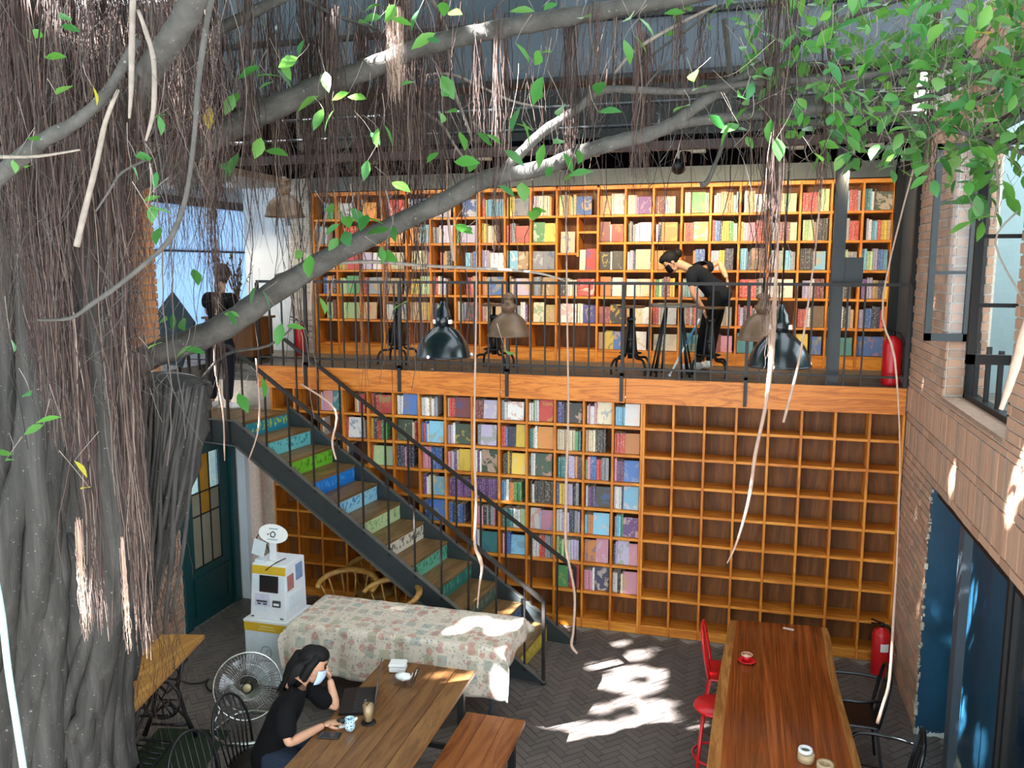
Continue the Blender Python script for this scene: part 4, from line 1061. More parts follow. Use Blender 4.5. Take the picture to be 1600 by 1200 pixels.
# ================================================================ people
def skinned(name, pts, edges, rad, mat, parent, sub=2, root=0):
    off = WL.get(parent.name, Vector((0, 0, 0)))
    me = bpy.data.meshes.new(name); me.from_pydata([tuple(Vector(p)-off) for p in pts], edges, []); me.update()
    me.materials.append(mat)
    o = link(name, me, parent); WL[o.name] = off
    m = o.modifiers.new('skin', 'SKIN'); m.use_smooth_shade = True; m.branch_smoothing = .6
    sv = me.skin_vertices
    if not sv:
        bm_ = bmesh.new(); bm_.from_mesh(me); bm_.verts.layers.skin.verify(); bm_.to_mesh(me); bm_.free(); sv = me.skin_vertices
    for i, r in enumerate(rad):
        d = sv[0].data[i]; d.radius = r if hasattr(r, '__len__') else (r, r); d.use_root = (i == root)
    s = o.modifiers.new('sub', 'SUBSURF'); s.levels = sub; s.render_levels = sub
    return o
def V(*p): return Vector(p)
def hand(parent, wrist, d, nrm, mat, curl=.5, s=1., thumb=1):
    """palm and five bent fingers; d: pointing direction, nrm: back of the hand"""
    d = Vector(d).normalized(); n = Vector(nrm); n = (n-d*n.dot(d)).normalized(); w = d.cross(n)
    W_ = Vector(wrist); mb = MB()
    Mh = Matrix((w, d, n)).transposed()
    mb.ball(W_+d*.045*s, (.038*s, .055*s, .016*s), 12, 0, Mh)
    for i, (off, L) in enumerate(((-.028, .058), (-.010, .072), (.010, .068), (.028, .055))):
        b = W_+d*.075*s+w*off*s; pts = [b-d*.02*s, b]; a = 0; p = b; dd = d
        for j, f in enumerate((.45, .32, .23)):
            a += curl*(.5 if j == 0 else .9); dd = d*math.cos(a)-n*math.sin(a); p = p+dd*L*s*f*1.15; pts.append(p)
        mb.tube(pts, [.009*s, .0095*s, .0085*s, .0075*s, .005*s], 8)
    b = W_+d*.025*s-w*.028*s*thumb
    mb.tube([b, b-w*.025*s*thumb+d*.02*s-n*.008*s, b-w*.032*s*thumb+d*.05*s-n*.018*s, b-w*.026*s*thumb+d*.07*s-n*.026*s], [.013*s, .012*s, .010*s, .006*s], 8)
    return obj('hand', mb, mat, parent)
def head_parts(t_, c, face, up, hairfn, s=1., mask=None):
    """eyes, nose, mouth, ears; c: head centre, face: looking direction"""
    f = Vector(face).normalized(); u = Vector(up); u = (u-f*u.dot(f)).normalized(); l = u.cross(f)
    c = Vector(c); Mh = Matrix((f, l, u)).transposed()
    P_ = lambda a, b, h: c+(f*a+l*b+u*h)*s
    hd = MB().ball(c+u*.012*s, (.088*s, .074*s, .108*s), 20, 0, Mh).ball(P_(.022, 0, -.058), (.058*s, .052*s, .062*s), 16, 0, Mh)
    obj('face', hd, M['skin'], t_)
    obj('nose', MB().tube([P_(.082, 0, .018), P_(.100, 0, -.012), P_(.098, 0, -.025), P_(.08, 0, -.03)], [.006*s, .011*s, .013*s, .008*s], 8), M['skin'], t_)
    for sg in (-1, 1):
        obj('ear', MB().ball(P_(-.005, sg*.076, -.005), (.018*s, .008*s, .03*s), 10, 0, Mh), M['skin'], t_)
        obj('eye', MB().ball(P_(.080, sg*.030, .016), (.008*s, .013*s, .007*s), 10, 0, Mh), M['black'], t_)
        obj('eyebrow', MB().tube([P_(.083, sg*.014, .036), P_(.083, sg*.034, .041), P_(.074, sg*.050, .034)], .004*s, 6), M['hair'], t_)
    obj('mouth', MB().tube([P_(.076, -.022, -.062), P_(.082, 0, -.060), P_(.076, .022, -.062)], [.003*s, .007*s, .003*s], 6), plain('lips_%d' % len(bpy.data.materials), '#94504a', .5), t_)
    if mask:
        mb = MB()
        def mf(a, b):
            th = (a-.5)*2.3; h = lerp(-.098, -.002, b); r = .093-.02*abs(b-.45)-.012*(1-b)
            return tuple(P_(r*math.cos(th)+.014, .072*math.sin(th)*1.06, h))
        mb.grid(mf, 14, 8); o = obj('face_mask', mb, mask, t_); m = o.modifiers.new('s', 'SOLIDIFY'); m.thickness = .003
        for sg in (-1, 1): obj('mask_loop', MB().tube([P_(.035, sg*.076, -.02), P_(-.015, sg*.083, .015)], .0018, 5).tube([P_(.03, sg*.07, -.075), P_(-.015, sg*.08, -.03)], .0018, 5), mask, t_)
    hairfn(P_, Mh, s)
def figure(t_, J, shirt, pants, sleeve=.55, sub=2):
    """J: joints. One continuous body, clothes over it"""
    g = {k: Vector(v) for k, v in J.items()}
    mid = lerp(g['pelvis'], g['chest'], .5)
    names = ['pelvis', 'mid', 'chest', 'neck', 'skull']
    pts = [g['pelvis'], mid, g['chest'], g['neck'], g['head']]; rad = [.06, .06, .075, .052, .055]; E = [(0, 1), (1, 2), (2, 3), (3, 4)]
    for sd_ in 'LR':
        b = len(pts); pts += [g['sh'+sd_], g['el'+sd_], lerp(g['el'+sd_], g['wr'+sd_], .35), g['wr'+sd_]]; rad += [.036, .035, .036, .023]; E += [(2, b), (b, b+1), (b+1, b+2), (b+2, b+3)]
    for sd_ in 'LR':
        b = len(pts); pts += [g['hip'+sd_], g['kn'+sd_], lerp(g['kn'+sd_], g['an'+sd_], .3), g['an'+sd_]]; rad += [.05, .042, .045, .034]; E += [(0, b), (b, b+1), (b+1, b+2), (b+2, b+3)]
    skinned('body', pts, E, rad, M['skin'], t_, sub)
    ax_ = (g['chest']-g['pelvis']).normalized()
    pts = [g['pelvis']-ax_*.16, mid, g['chest'], g['chest']+(g['neck']-g['chest'])*.72]; rad = [(.155, .135), (.145, .13), (.155, .135), .095]; E = [(0, 1), (1, 2), (2, 3)]
    for sd_ in 'LR':
        b = len(pts); pts += [g['sh'+sd_], lerp(g['sh'+sd_], g['el'+sd_], sleeve)]; rad += [.085, .068]; E += [(2, b), (b, b+1)]
    skinned('shirt', pts, E, rad, shirt, t_, sub)
    pts = [g['pelvis']+ax_*.10, g['pelvis']-ax_*.03]; rad = [.125, .14]; E = [(0, 1)]
    for sd_ in 'LR':
        b = len(pts); k_, a_ = g['kn'+sd_], g['an'+sd_]
        pts += [g['hip'+sd_], lerp(g['hip'+sd_], k_, .5), k_, lerp(k_, a_, .92)]; rad += [.102, .090, .070, .054]; E += [(1, b), (b, b+1), (b+1, b+2), (b+2, b+3)]
    skinned('trousers', pts, E, rad, pants, t_, sub)
def shoe(t_, ank, toe, m):
    a, b = Vector(ank), Vector(toe); d = (b-a); d.z = 0; d.normalize(); z0 = min(a.z, b.z)
    w = Vector((0, 0, 1)).cross(d); Mh = Matrix((d, w, Vector((0, 0, 1)))).transposed()
    mb = MB().ball(a+d*.09+V(0, 0, -.035), (.135, .045, .038), 14, 0, Mh).ball(a+d*.01+V(0, 0, -.02), (.05, .042, .05), 12, 0, Mh)
    obj('shoe', mb, m, t_)

# seated woman at the laptop
sw_ = thing('person', 'woman in black shirt and pale mask seated typing at laptop', 'person', (-4.56, -3.72, 0))
hc = V(-4.335, -3.545, 1.115)
J = dict(pelvis=(-4.58, -3.74, .54), chest=(-4.44, -3.72, .90), neck=(-4.395, -3.63, 1.02), head=tuple(hc-V(0, 0, .02)),
         shR=(-4.36, -3.89, .95), elR=(-4.30, -3.97, .765), wrR=(-4.165, -3.72, .782), shL=(-4.40, -3.55, .95), elL=(-4.19, -3.50, .775), wrL=(-4.25, -3.47, .985),
         hipR=(-4.54, -3.83, .52), knR=(-4.17, -3.80, .52), anR=(-4.14, -3.86, .08), hipL=(-4.54, -3.65, .52), knL=(-4.17, -3.58, .52), anL=(-4.12, -3.55, .08))
figure(sw_, J, M['blackcloth'], M['denim'], .88)
hand(sw_, J['wrR'], (.55, .70, -.08), (0, 0, 1), M['skin'], .35, .95, -1)
hand(sw_, J['wrL'], (-.25, -.12, .95), (.55, .85, 0), M['skin'], .9, .9, 1)
for a, b in ((J['anR'], (-3.9, -3.86, .04)), (J['anL'], (-3.9, -3.55, .04))): shoe(sw_, a, b, M['black'])
M['mask'] = plain('pale_blue_mask', '#b9d0ea', .8, 0, .2, .04)
def hair1(P_, Mh, s):
    mb = MB().ball(P_(-.026, 0, .030), (.092, .090, .102), 20, 0, Mh).ball(P_(.01, 0, .075), (.085, .076, .055), 16, 0, Mh)
    mb.tube([P_(-.06, 0, .03), P_(-.085, 0, -.06), P_(-.095, 0, -.14), P_(-.12, .0, -.21)], [.085, .085, .075, .035], 14)
    for sg in (-1, 1): mb.tube([P_(.02, sg*.050, .085), P_(-.012, sg*.072, .02), P_(-.03, sg*.070, -.07), P_(-.07, sg*.05, -.15)], [.03, .034, .034, .016], 10)
    obj('hair', mb, M['hair'], sw_)
    rr = R.uniform
    st_ = MB()
    for i in range(60):
        b = rr(-.09, .09); st_.tube(smooth_path([P_(-.03-rr(0, .05), b, .11-abs(b)*.5), P_(-.115, b*.95, .0), P_(-.115-rr(0, .03), b*.9, -.11), P_(-.12-rr(0, .05), b*.9+rr(-.02, .02), -.19-rr(0, .06))], 3), [.004]*9+[.001], 4)
    o = obj('hair_strand', st_, M['hair'], sw_); o['kind'] = 'stuff'
head_parts(sw_, hc, (.84, .30, -.30), (0, 0, 1), hair1, 1.1, M['mask'])

# woman bending towards the shelves on the mezzanine
bw = thing('person', 'woman in black bending down to the books on the mezzanine', 'person', (-1.92, .75, 2.75))
hc = V(-2.30, .72, 3.93)
J = dict(pelvis=(-1.80, .78, 3.60), chest=(-2.02, .76, 3.83), neck=(-2.14, .74, 3.88), head=tuple(hc+V(.04, 0, 0)),
         shR=(-2.03, .90, 3.83), elR=(-1.80, .98, 3.93), wrR=(-1.71, .84, 3.76), shL=(-2.07, .60, 3.80), elL=(-2.05, .58, 3.60), wrL=(-1.93, .62, 3.43),
         hipR=(-1.79, .87, 3.56), knR=(-1.84, .88, 3.16), anR=(-1.87, .88, 2.84), hipL=(-1.81, .69, 3.56), knL=(-1.92, .68, 3.17), anL=(-1.97, .70, 2.84))
figure(bw, J, M['navycloth'], M['blackcloth'], .75)
hand(bw, J['wrL'], (.25, 0, -.95), (-.9, .1, -.2), M['skin'], .5, .9)
hand(bw, J['wrR'], (.15, -.6, -.75), (.9, 0, 0), M['skin'], .4, .9)
for a, b in ((J['anR'], (-2.1, .88, 2.79)), (J['anL'], (-2.2, .70, 2.79))): shoe(bw, a, b, M['white'])
def hair2(P_, Mh, s):
    mb = MB().ball(P_(-.022, 0, .035), (.092, .086, .096), 18, 0, Mh).ball(P_(-.12, 0, .03), (.055, .055, .055), 14, 0, Mh).ball(P_(.02, 0, .075), (.078, .07, .05), 14, 0, Mh)
    obj('hair', mb, M['hair'], bw)
head_parts(bw, hc, (-.72, -.25, -.62), (-.5, 0, .85), hair2, .95, M['blackcloth'])

# person standing on the stair landing, seen from behind
mw = thing('person', 'person in black shirt and white shoes standing on stair landing', 'person', (-7.26, -.25, 2.24))
hc = V(-7.215, -.22, 3.79)
J = dict(pelvis=(-7.26, -.25, 3.13), chest=(-7.245, -.25, 3.48), neck=(-7.235, -.24, 3.63), head=tuple(hc-V(0, 0, .03)),
         shR=(-7.08, -.27, 3.55), elR=(-7.05, -.18, 3.28), wrR=(-7.18, .0, 3.25), shL=(-7.41, -.24, 3.55), elL=(-7.50, -.12, 3.33), wrL=(-7.43, -.02, 3.55),
         hipR=(-7.18, -.25, 3.08), knR=(-7.17, -.25, 2.68), anR=(-7.18, -.28, 2.325), hipL=(-7.35, -.25, 3.08), knL=(-7.38, -.23, 2.68), anL=(-7.41, -.26, 2.325))
figure(mw, J, M['blackcloth'], M['navycloth'], .6)
hand(mw, J['wrL'], (.3, .1, .9), (-.6, .7, 0), M['skin'], .7, .9)
hand(mw, J['wrR'], (-.8, .4, .1), (0, .6, .8), M['skin'], .7, .9)
for a, b in ((J['anR'], (-7.1, -.1, 2.28)), (J['anL'], (-7.45, -.05, 2.28))): shoe(mw, a, b, M['white'])
def hair3(P_, Mh, s):
    obj('hair', MB().ball(P_(-.024, 0, .024), (.094, .088, .108), 18, 0, Mh).tube([P_(-.06, 0, .0), P_(-.08, 0, -.09)], [.07, .05], 12), plain('brown_hair', '#2c1f18', .5, 0, .4, .3, 60), mw)
head_parts(mw, hc, (-.55, .8, -.2), (0, 0, 1), hair3, 1.0)

# ================================================================ small things on the tables
z7 = .7515
lp = thing('laptop', 'open black laptop on the plank table in front of the woman', 'laptop', (-4.1, -3.3, z7))
hA, hB = V(*atZ(587, 1114, .77)), V(*atZ(597, 1052, .77))   # hinge line
wv = (hB-hA); wv.z = 0; wv = wv.normalized()*.36; hA = V(-3.925, -3.46, z7); hB = hA+wv
dv = V(-wv.y, wv.x, 0).normalized()*.24
bs = [hA, hB, hB+dv, hA+dv]; tk = V(0, 0, .02)
M['lap'] = plain('black_plastic', '#121214', .35, 0, .5, .1)
obj('base', MB().add([*bs, *[p+tk for p in bs]], [(0,1,2,3), (7,6,5,4), (0,4,5,1), (1,5,6,2), (2,6,7,3), (3,7,4,0)]), M['lap'], lp)
kb_ = MB()
for r in range(5):
    for c_ in range(13):
        p = hA+wv*((c_+.7)/14.2)+dv*(.14+r*.105)+tk; kb_.box(p+V(0, 0, .001), (.019, .019, .003), Matrix.Rotation(math.atan2(wv.y, wv.x), 3, 'Z'))
o = obj('key', kb_, plain('key_plastic', '#232326', .5), lp); o['kind'] = 'stuff'
tl = V(-dv.x*.15, -dv.y*.15, .235)
sc_ = [hA+tk*.5, hB+tk*.5, hB+tk*.5+tl, hA+tk*.5+tl]; th_ = -dv.normalized()*.008
obj('lid', MB().add([*sc_, *[p+th_ for p in sc_]], [(0,1,2,3), (7,6,5,4), (0,4,5,1), (1,5,6,2), (2,6,7,3), (3,7,4,0)]), plain('grey_lid', '#5a5c60', .3, .4), lp)
e_ = dv.normalized()*.001
ii = [lerp(lerp(sc_[0], sc_[1], u), lerp(sc_[3], sc_[2], u), w)+e_ for u, w in ((.04, .08), (.96, .08), (.96, .94), (.04, .94))]
obj('screen', MB().add(ii, [(0, 1, 2, 3)]), plain('laptop_screen', '#2a2c31', .12, 0, .6, .05), lp)
p = atZ(528, 1131, z7)
solo('computer_mouse', MB().ball((p[0]+.02, p[1]+.02, z7+.016), (.032, .05, .018), 14, 0, Rz(-.6)), M['lap'], 'black computer mouse under the seated woman hand', 'mouse')
p = atZ(515, 1150, z7)
ph = thing('phone', 'black smartphone lying at the plank table edge near the woman', 'phone', (p[0], p[1], z7))
Mp = Rz(.15)
bev(obj('body', MB().box((p[0], p[1], z7+.005), (.15, .075, .009), Mp), M['lap'], ph), .003)
obj('screen', MB().box((p[0], p[1], z7+.0102), (.13, .067, .001), Mp), plain('phone_screen', '#2a3036', .08, 0, .6), ph)
p = atZ(576, 1129, z7)
gl_ = thing('coffee_glass', 'tall glass of milky iced coffee on a dark coaster', 'glass', (p[0], p[1], z7))
obj('coaster', MB().lathe([(.05, 0), (.052, .004), (.05, .008), (0, .008)], (p[0], p[1], z7), 24), M['black'], gl_)
gw = MB().lathe([(.030, 0), (.034, .004), (.041, .15), (.039, .15), (.032, .01), (0, .01)], (p[0], p[1], z7+.008), 24); gw.f = [f for f in gw.f if len(f) == 4 or True]
obj('cup_wall', gw, M['glass'], gl_)
obj('coffee', MB().lathe([(.0, .012), (.0305, .012), (.0375, .125), (0, .125)], (p[0], p[1], z7+.008), 24), plain('milky_coffee', '#c9a674', .3, 0, .5, .12, 30), gl_)
obj('straw', MB().tube([(p[0]-.01, p[1]-.02, z7+.13), (p[0]+.02, p[1]+.02, z7+.165)], .003, 6), M['black'], gl_)
p = atZ(547, 1141, z7)
t = NT('blue_white_pattern'); v = t.coord('Object', (1, 1, 1)); x = t.n('ShaderNodeTexVoronoi'); x.inputs['Scale'].default_value = 85; t.l(v, x.inputs['Vector'])
t.base(t.mix(t.math('GREATER_THAN', x.outputs['Distance'], .42), '#2c5f94', '#c9dfe6')); bw_m = t.set(.25, 0, .5)
jg = thing('milk_jug', 'small blue patterned milk jug on the plank table', 'jug', (p[0], p[1], z7))
obj('body', MB().lathe([(.024, 0), (.034, .02), (.036, .045), (.032, .075), (.030, .085), (.027, .083), (.031, .045), (0, .01)], (p[0], p[1], z7), 24), bw_m, jg)
obj('rim', MB().tube([(p[0]+.030*math.cos(a), p[1]+.030*math.sin(a), z7+.086) for a in [2*PI*i/24 for i in range(24)]], .004, 6, 0, False, True, True), plain('pale_cyan_glaze', '#a9d4da', .2), jg)
obj('spout', MB().tube([(p[0]+.026, p[1]+.012, z7+.07), (p[0]+.046, p[1]+.02, z7+.088)], [.012, .008], 8), plain('white_glaze', '#dfe8e6', .2), jg)
p = atZ(537, 1134, z7)
solo('paper_napkin', MB().box((p[0], p[1], z7+.001), (.07, .05, .002), Rz(.7)), M['white'], 'small white napkin under the milk jug', 'napkin')
p = atZ(632, 1068, z7)
tb_ = thing('tissue_box', 'clear acrylic box holding white tissues and cutlery on plank table', 'box', (p[0], p[1], z7))
a_ = MB()
for b in ((-.075, .075, -.05, -.045), (-.075, .075, .045, .05), (-.075, -.07, -.05, .05), (.07, .075, -.05, .05)): a_.bx(p[0]+b[0], p[0]+b[1], p[1]+b[2], p[1]+b[3], z7, z7+.06)
a_.bx(p[0]-.075, p[0]+.075, p[1]-.05, p[1]+.05, z7, z7+.004)
obj('wall', a_, M['glass'], tb_)
ts = MB().ball((p[0]-.01, p[1], z7+.055), (.065, .045, .028), 16); ts.v = [(x, y, zz+.006*math.sin(x*90)*math.cos(y*120)) for x, y, zz in ts.v]
obj('tissue', ts, M['white'], tb_)
for i in range(4): obj('cutlery', MB().tube([(p[0]+.05+.006*i, p[1]-.02+.015*i, z7+.01), (p[0]+.075+.008*i, p[1]-.01+.022*i, z7+.11)], .003, 5), M['iron'] if i % 2 else M['chrome'], tb_)
p = atZ(622, 1047, z7)
fb = thing('foam_box', 'white foam takeaway box beside the acrylic tissue box', 'box', (p[0], p[1], z7))
bev(obj('tray', MB().box((p[0], p[1], z7+.0215), (.13, .11, .042), Rz(.2)), M['white'], fb), .015, 3)
bev(obj('lid', MB().box((p[0], p[1], z7+.055), (.135, .115, .025), Rz(.2)), M['white'], fb), .012, 3)
# red table
zs = TZ+.0005
p = atZ(1167, 1034, zs)
cu = thing('coffee_cup', 'red cup of milky coffee on a red saucer on slab table', 'cup', (p[0], p[1], zs))
obj('saucer', MB().lathe([(.03, 0), (.04, .003), (.072, .014), (.072, .017), (.04, .008), (0, .008)], (p[0], p[1], zs), 30), M['red'], cu)
cw = MB().lathe([(.022, .008), (.036, .025), (.044, .06), (.041, .06), (.034, .028), (0, .014)], (p[0]-.002, p[1]+.004, zs), 30)
obj('cup', cw, M['red'], cu)
obj('rim', MB().tube([(p[0]-.002+.0425*math.cos(a), p[1]+.004+.0425*math.sin(a), zs+.06) for a in [2*PI*i/28 for i in range(28)]], .0028, 6, 0, False, True, True), plain('cream_rim', '#d8c8b0', .3), cu)
obj('coffee', MB().lathe([(.0405, .054), (0, .055)], (p[0]-.002, p[1]+.004, zs), 28), plain('coffee_foam', '#d9bd92', .4, 0, .4, .2, 40), cu)
obj('handle', MB().tube([(p[0]-.03, p[1]-.025, zs+.05), (p[0]-.048, p[1]-.042, zs+.045), (p[0]-.044, p[1]-.038, zs+.025), (p[0]-.026, p[1]-.022, zs+.02)], .005, 8), M['red'], cu)
p = atZ(1232, 983, zs)
solo('sugar_packet', MB().box((p[0], p[1], zs+.003), (.09, .025, .006), Rz(-.25)), plain('pale_packet', '#cbb6a8', .5), 'small pale paper packet at the far end of slab table', 'packet')
for i, (px_, py_, lb) in enumerate(((1259, 1188, 'beige roll of tape topped by white and green ring on slab table'), (1289, 1204, 'beige roll of tape cut by the bottom of the view on slab table'))):
    p = atZ(px_, py_, zs)
    tp_ = thing('tape_roll', lb, 'tape', (p[0], p[1], zs), 0, 'tape rolls on the slab table')
    obj('roll', MB().lathe([(.030, 0), (.052, 0), (.052, .05), (.030, .05), (.030, 0)], (p[0], p[1], zs), 28, 0, None, True), plain('beige_tape_%s' % 'ab'[i], '#b9a07c', .4), tp_)
    if i == 0:
        obj('ring', MB().lathe([(.028, .051), (.043, .051), (.046, .06), (.043, .075), (.030, .075), (.028, .06)], (p[0]-.004, p[1]+.01, zs), 28), M['white'], tp_)
        obj('core', MB().lathe([(.029, .0515), (.029, .062), (0, .062)], (p[0]-.004, p[1]+.01, zs), 24), plain('dark_green_disc', '#27453c', .3), tp_)

# ================================================================ chairs at the slab table
def metal_chair(mat, arms):
    t_ = thing('metal_chair', 'painted metal chair', 'chair')
    bev(obj('seat', MB().bx(-.19, .19, -.19, .19, .435, .455), mat, t_, True), .01, 2)
    for sx_ in (-1, 1):
        for sy_ in (-1, 1): obj('leg', MB().bar((sx_*.17, sy_*.17, .44), (sx_*.23, sy_*.23, 0), .035, .02), mat, t_, True)
    obj('back_frame', MB().tube(smooth_path([(-.18, .18, .45), (-.185, .22, .66), (-.13, .25, .83), (.13, .25, .83), (.185, .22, .66), (.18, .18, .45)], 5), .014, 8), mat, t_, True)
    obj('back_slat', MB().bar((0, .18, .45), (0, .25, .835), .10, .008, 0, (0, 1, 0)), mat, t_, True)
    if arms:
        for sx_ in (-1, 1): obj('armrest', MB().tube(smooth_path([(sx_*.185, .22, .68), (sx_*.23, .05, .67), (sx_*.22, -.17, .64), (sx_*.19, -.19, .45)], 5), .013, 8), mat, t_, True)
    return t_
rc = metal_chair(M['red'], False); rc.location = (-1.50, -1.52, 0); rc.rotation_euler = (0, 0, PI/2)
tag(rc, 'red painted metal chair with hooped back tucked under the slab table', None, 'metal chairs at the slab table')
gb = plain('black_gloss_metal', '#121417', .25, .2, .5, .1)
bc = metal_chair(gb, True); bc.location = (-.60, -1.95, 0); bc.rotation_euler = (0, 0, -PI/2)
tag(bc, 'black metal armchair at slab table nearer the fire extinguisher', None, 'metal chairs at the slab table')
clone(bc, (-.52, -2.85, 0), -PI/2-.15, 'black metal armchair at slab table nearer the blue doorway', 'metal chairs at the slab table')
rs = thing('red_stool', 'round red metal stool half under the slab table', 'stool', (-1.60, -2.48, 0))
obj('seat', MB().lathe([(0, .62), (.15, .62), (.165, .635), (.16, .65), (0, .645)], (-1.60, -2.48, 0), 28), M['red'], rs)
for a in range(4):
    an = PI/4+a*PI/2; obj('leg', MB().tube([(-1.60+.12*math.cos(an), -2.48+.12*math.sin(an), .62), (-1.60+.19*math.cos(an), -2.48+.19*math.sin(an), 0)], .014, 8), M['red'], rs)
obj('foot_ring', MB().tube([(-1.60+.16*math.cos(a), -2.48+.16*math.sin(a), .25) for a in [2*PI*i/24 for i in range(24)]], .010, 6, 0, False, True, True), M['red'], rs)

# ================================================================ fire extinguishers
def extinguisher(label, loc, h, r, lab=True):
    x, y, z = loc; t_ = thing('fire_extinguisher', label, 'extinguisher', loc, 0, 'red fire extinguishers')
    obj('cylinder', MB().lathe([(r*.9, 0), (r, .02), (r, h*.80), (r*.85, h*.88), (r*.4, h*.93), (r*.28, h*.96), (0, h*.96)], loc, 28), M['red'], t_)
    obj('valve', MB().lathe([(.02, h*.955), (.022, h+.02), (0, h+.02)], loc, 12), M['black'], t_)
    obj('handle', MB().bar((x-.01, y, z+h+.02), (x-.10, y-.03, z+h+.06), .02, .012).bar((x-.01, y, z+h+.01), (x-.10, y-.03, z+h+.02), .02, .008), M['black'], t_)
    obj('hose', MB().tube(smooth_path([(x+.02, y, z+h+.0), (x+.06, y-.01, z+h-.01), (x+r+.012, y-.01, z+h*.75), (x+r+.012, y-.01, z+h*.2)], 5), .011, 8), M['black'], t_)
    if lab:
        n = 8; mb = MB(); mb.grid(lambda u, w: (x+(r+.0015)*math.cos(-1.75+u*.95), y+(r+.0015)*math.sin(-1.75+u*.95), z+h*(.52+.16*w)), n, 1); obj('paper_label', mb, M['white'], t_)
extinguisher('red fire extinguisher standing on brick floor beside the right wall', (-.135, -.27, .003), .50, .083)
extinguisher('red fire extinguisher at mezzanine edge beside the right brick wall', (-.13, .17, 2.75), .50, .088, False)
q = atZ(432, 572, 2.75)
extinguisher('red fire extinguisher on mezzanine near the whitewashed pillar', (-7.0, 1.05, 2.75), .44, .07, False)

# ================================================================ mezzanine stools and high table
def iron_stool(label, loc, zs_=.72):
    t_ = thing('iron_stool', label, 'stool', loc, 0, 'iron swivel stools on the mezzanine'); c = loc; x, y, z = loc
    obj('seat', MB().lathe([(0, zs_-.02), (.14, zs_-.02), (.15, zs_-.01), (.145, zs_), (0, zs_)], c, 24), M['brass'], t_)
    obj('spindle', MB().lathe([(.03, .16), (.032, .40), (.02, .42), (.02, zs_-.02)], c, 14), M['iron'], t_)
    obj('collar', MB().lathe([(.05, .34), (.055, .36), (.05, .38)], c, 16).lathe([(.045, .56), (.05, .58), (.045, .60)], c, 16), M['iron'], t_)
    for k in range(4):
        a = PI/4+k*PI/2; ca, sa = math.cos(a), math.sin(a)
        obj('leg', MB().tube(smooth_path([(x+.035*ca, y+.035*sa, z+.56), (x+.06*ca, y+.06*sa, z+.36), (x+.09*ca, y+.09*sa, z+.18), (x+.20*ca, y+.20*sa, z+.16), (x+.25*ca, y+.25*sa, z+.09), (x+.25*ca, y+.25*sa, z+.0)], 4), .013, 8), M['iron'], t_)
    obj('foot_ring', MB().tube([(x+.11*math.cos(a), y+.11*math.sin(a), z+.22) for a in [2*PI*i/24 for i in range(24)]], .009, 6, 0, False, True, True), M['iron'], t_)
for px_, lb in ((985, 'iron swivel stool between railing and books left of the high table'), (1108, 'iron swivel stool in front of the bending woman legs'), (772, 'iron swivel stool beside the middle fluted pendant'), (622, 'iron swivel stool behind railing nearer the stairs')):
    Yq = .42 if px_ != 622 else .6
    q = atY(px_, 560, Yq); iron_stool(lb, (q[0], Yq, 2.75))
q = atY(1052, 482, .34)
ht = thing('high_table', 'small round high table on thin black splayed legs on mezzanine', 'table', (q[0], .34, 2.75))
obj('tabletop', MB().lathe([(0, 0), (.24, 0), (.25, .015), (.24, .03), (0, .03)], (q[0], .34, 3.47), 28), plain('grey_wood_top', '#7c756a', .5), ht)
for k in range(4):
    a = PI/4+k*PI/2
    obj('leg', MB().tube([(q[0]+.10*math.cos(a), .34+.10*math.sin(a), 3.47), (q[0]+.24*math.cos(a+.15), .34+.24*math.sin(a+.15), 2.75)], .010, 6).tube([(q[0]+.10*math.cos(a), .34+.10*math.sin(a), 3.47), (q[0]+.24*math.cos(a-.25), .34+.24*math.sin(a-.25), 2.75)], .010, 6), M['iron'], ht)
a, b = atY(1047, 566, .22), atY(1093, 498, .30)
bt = thing('cleaning_pole', 'white and blue cleaning pole leaning toward the bending woman', 'pole', tuple(a))
a = V(*a); b = V(*b)
a.z = 2.765
obj('shaft', MB().tube([a, b], .011, 8), M['white'], bt); obj('grip', MB().tube([lerp(a, b, .55), lerp(a, b, .85)], .013, 8), plain('blue_grip', '#3f7a9c', .5), bt)
obj('tip', MB().ball(a, .018, 10), M['white'], bt)
q = atY(610, 525, 1.42)
bg_ = thing('black_bag', 'round black bag sitting in the bottom mezzanine cubby', 'bag', (q[0], 1.45, UZ[6]+BT))
obj('body', MB().ball((q[0], 1.47, UZ[6]+BT+.085), (.10, .075, .083), 16), M['blackcloth'], bg_)
obj('strap', MB().tube([(q[0]-.07, 1.44, UZ[6]+BT+.13), (q[0], 1.43, UZ[6]+BT+.20), (q[0]+.07, 1.44, UZ[6]+BT+.13)], .008, 6), M['blackcloth'], bg_)
# dark sling chair and plant past the landing
q = atY(262, 520, -.9)
dc = thing('sling_chair', 'dark teal slanted chair back beside the orange brick pier', 'chair', (-7.55, -.75, 2.75))
mb = MB().add([(-7.78, -1.05, 2.95), (-7.2, -1.05, 2.85), (-7.25, -.72, 3.30), (-7.52, -.70, 3.62), (-7.75, -.80, 3.30)], [(0, 1, 2, 3, 4)])
o = obj('backrest', mb, plain('dark_teal_fabric', '#18282e', .7), dc); m = o.modifiers.new('s', 'SOLIDIFY'); m.thickness = .05
for x, y in ((-7.7, -1.0), (-7.25, -1.0), (-7.3, -.6), (-7.7, -.6)): obj('leg', MB().tube([(x, y, 2.75), (x, y, 2.98)], .015, 8), M['iron'], dc)
bcx = thing('side_cabinet', 'low brown wooden cabinet behind the landing', 'cabinet', (-7.6, .5, 2.75))
obj('body', MB().bx(-7.85, -7.2, .3, .75, 2.80, 3.25), M['shelf_back'], bcx); obj('top', MB().bx(-7.88, -7.17, .27, .78, 3.25, 3.28), M['tread'], bcx); obj('plinth', MB().bx(-7.83, -7.22, .32, .75, 2.75, 2.80), M['black'], bcx)
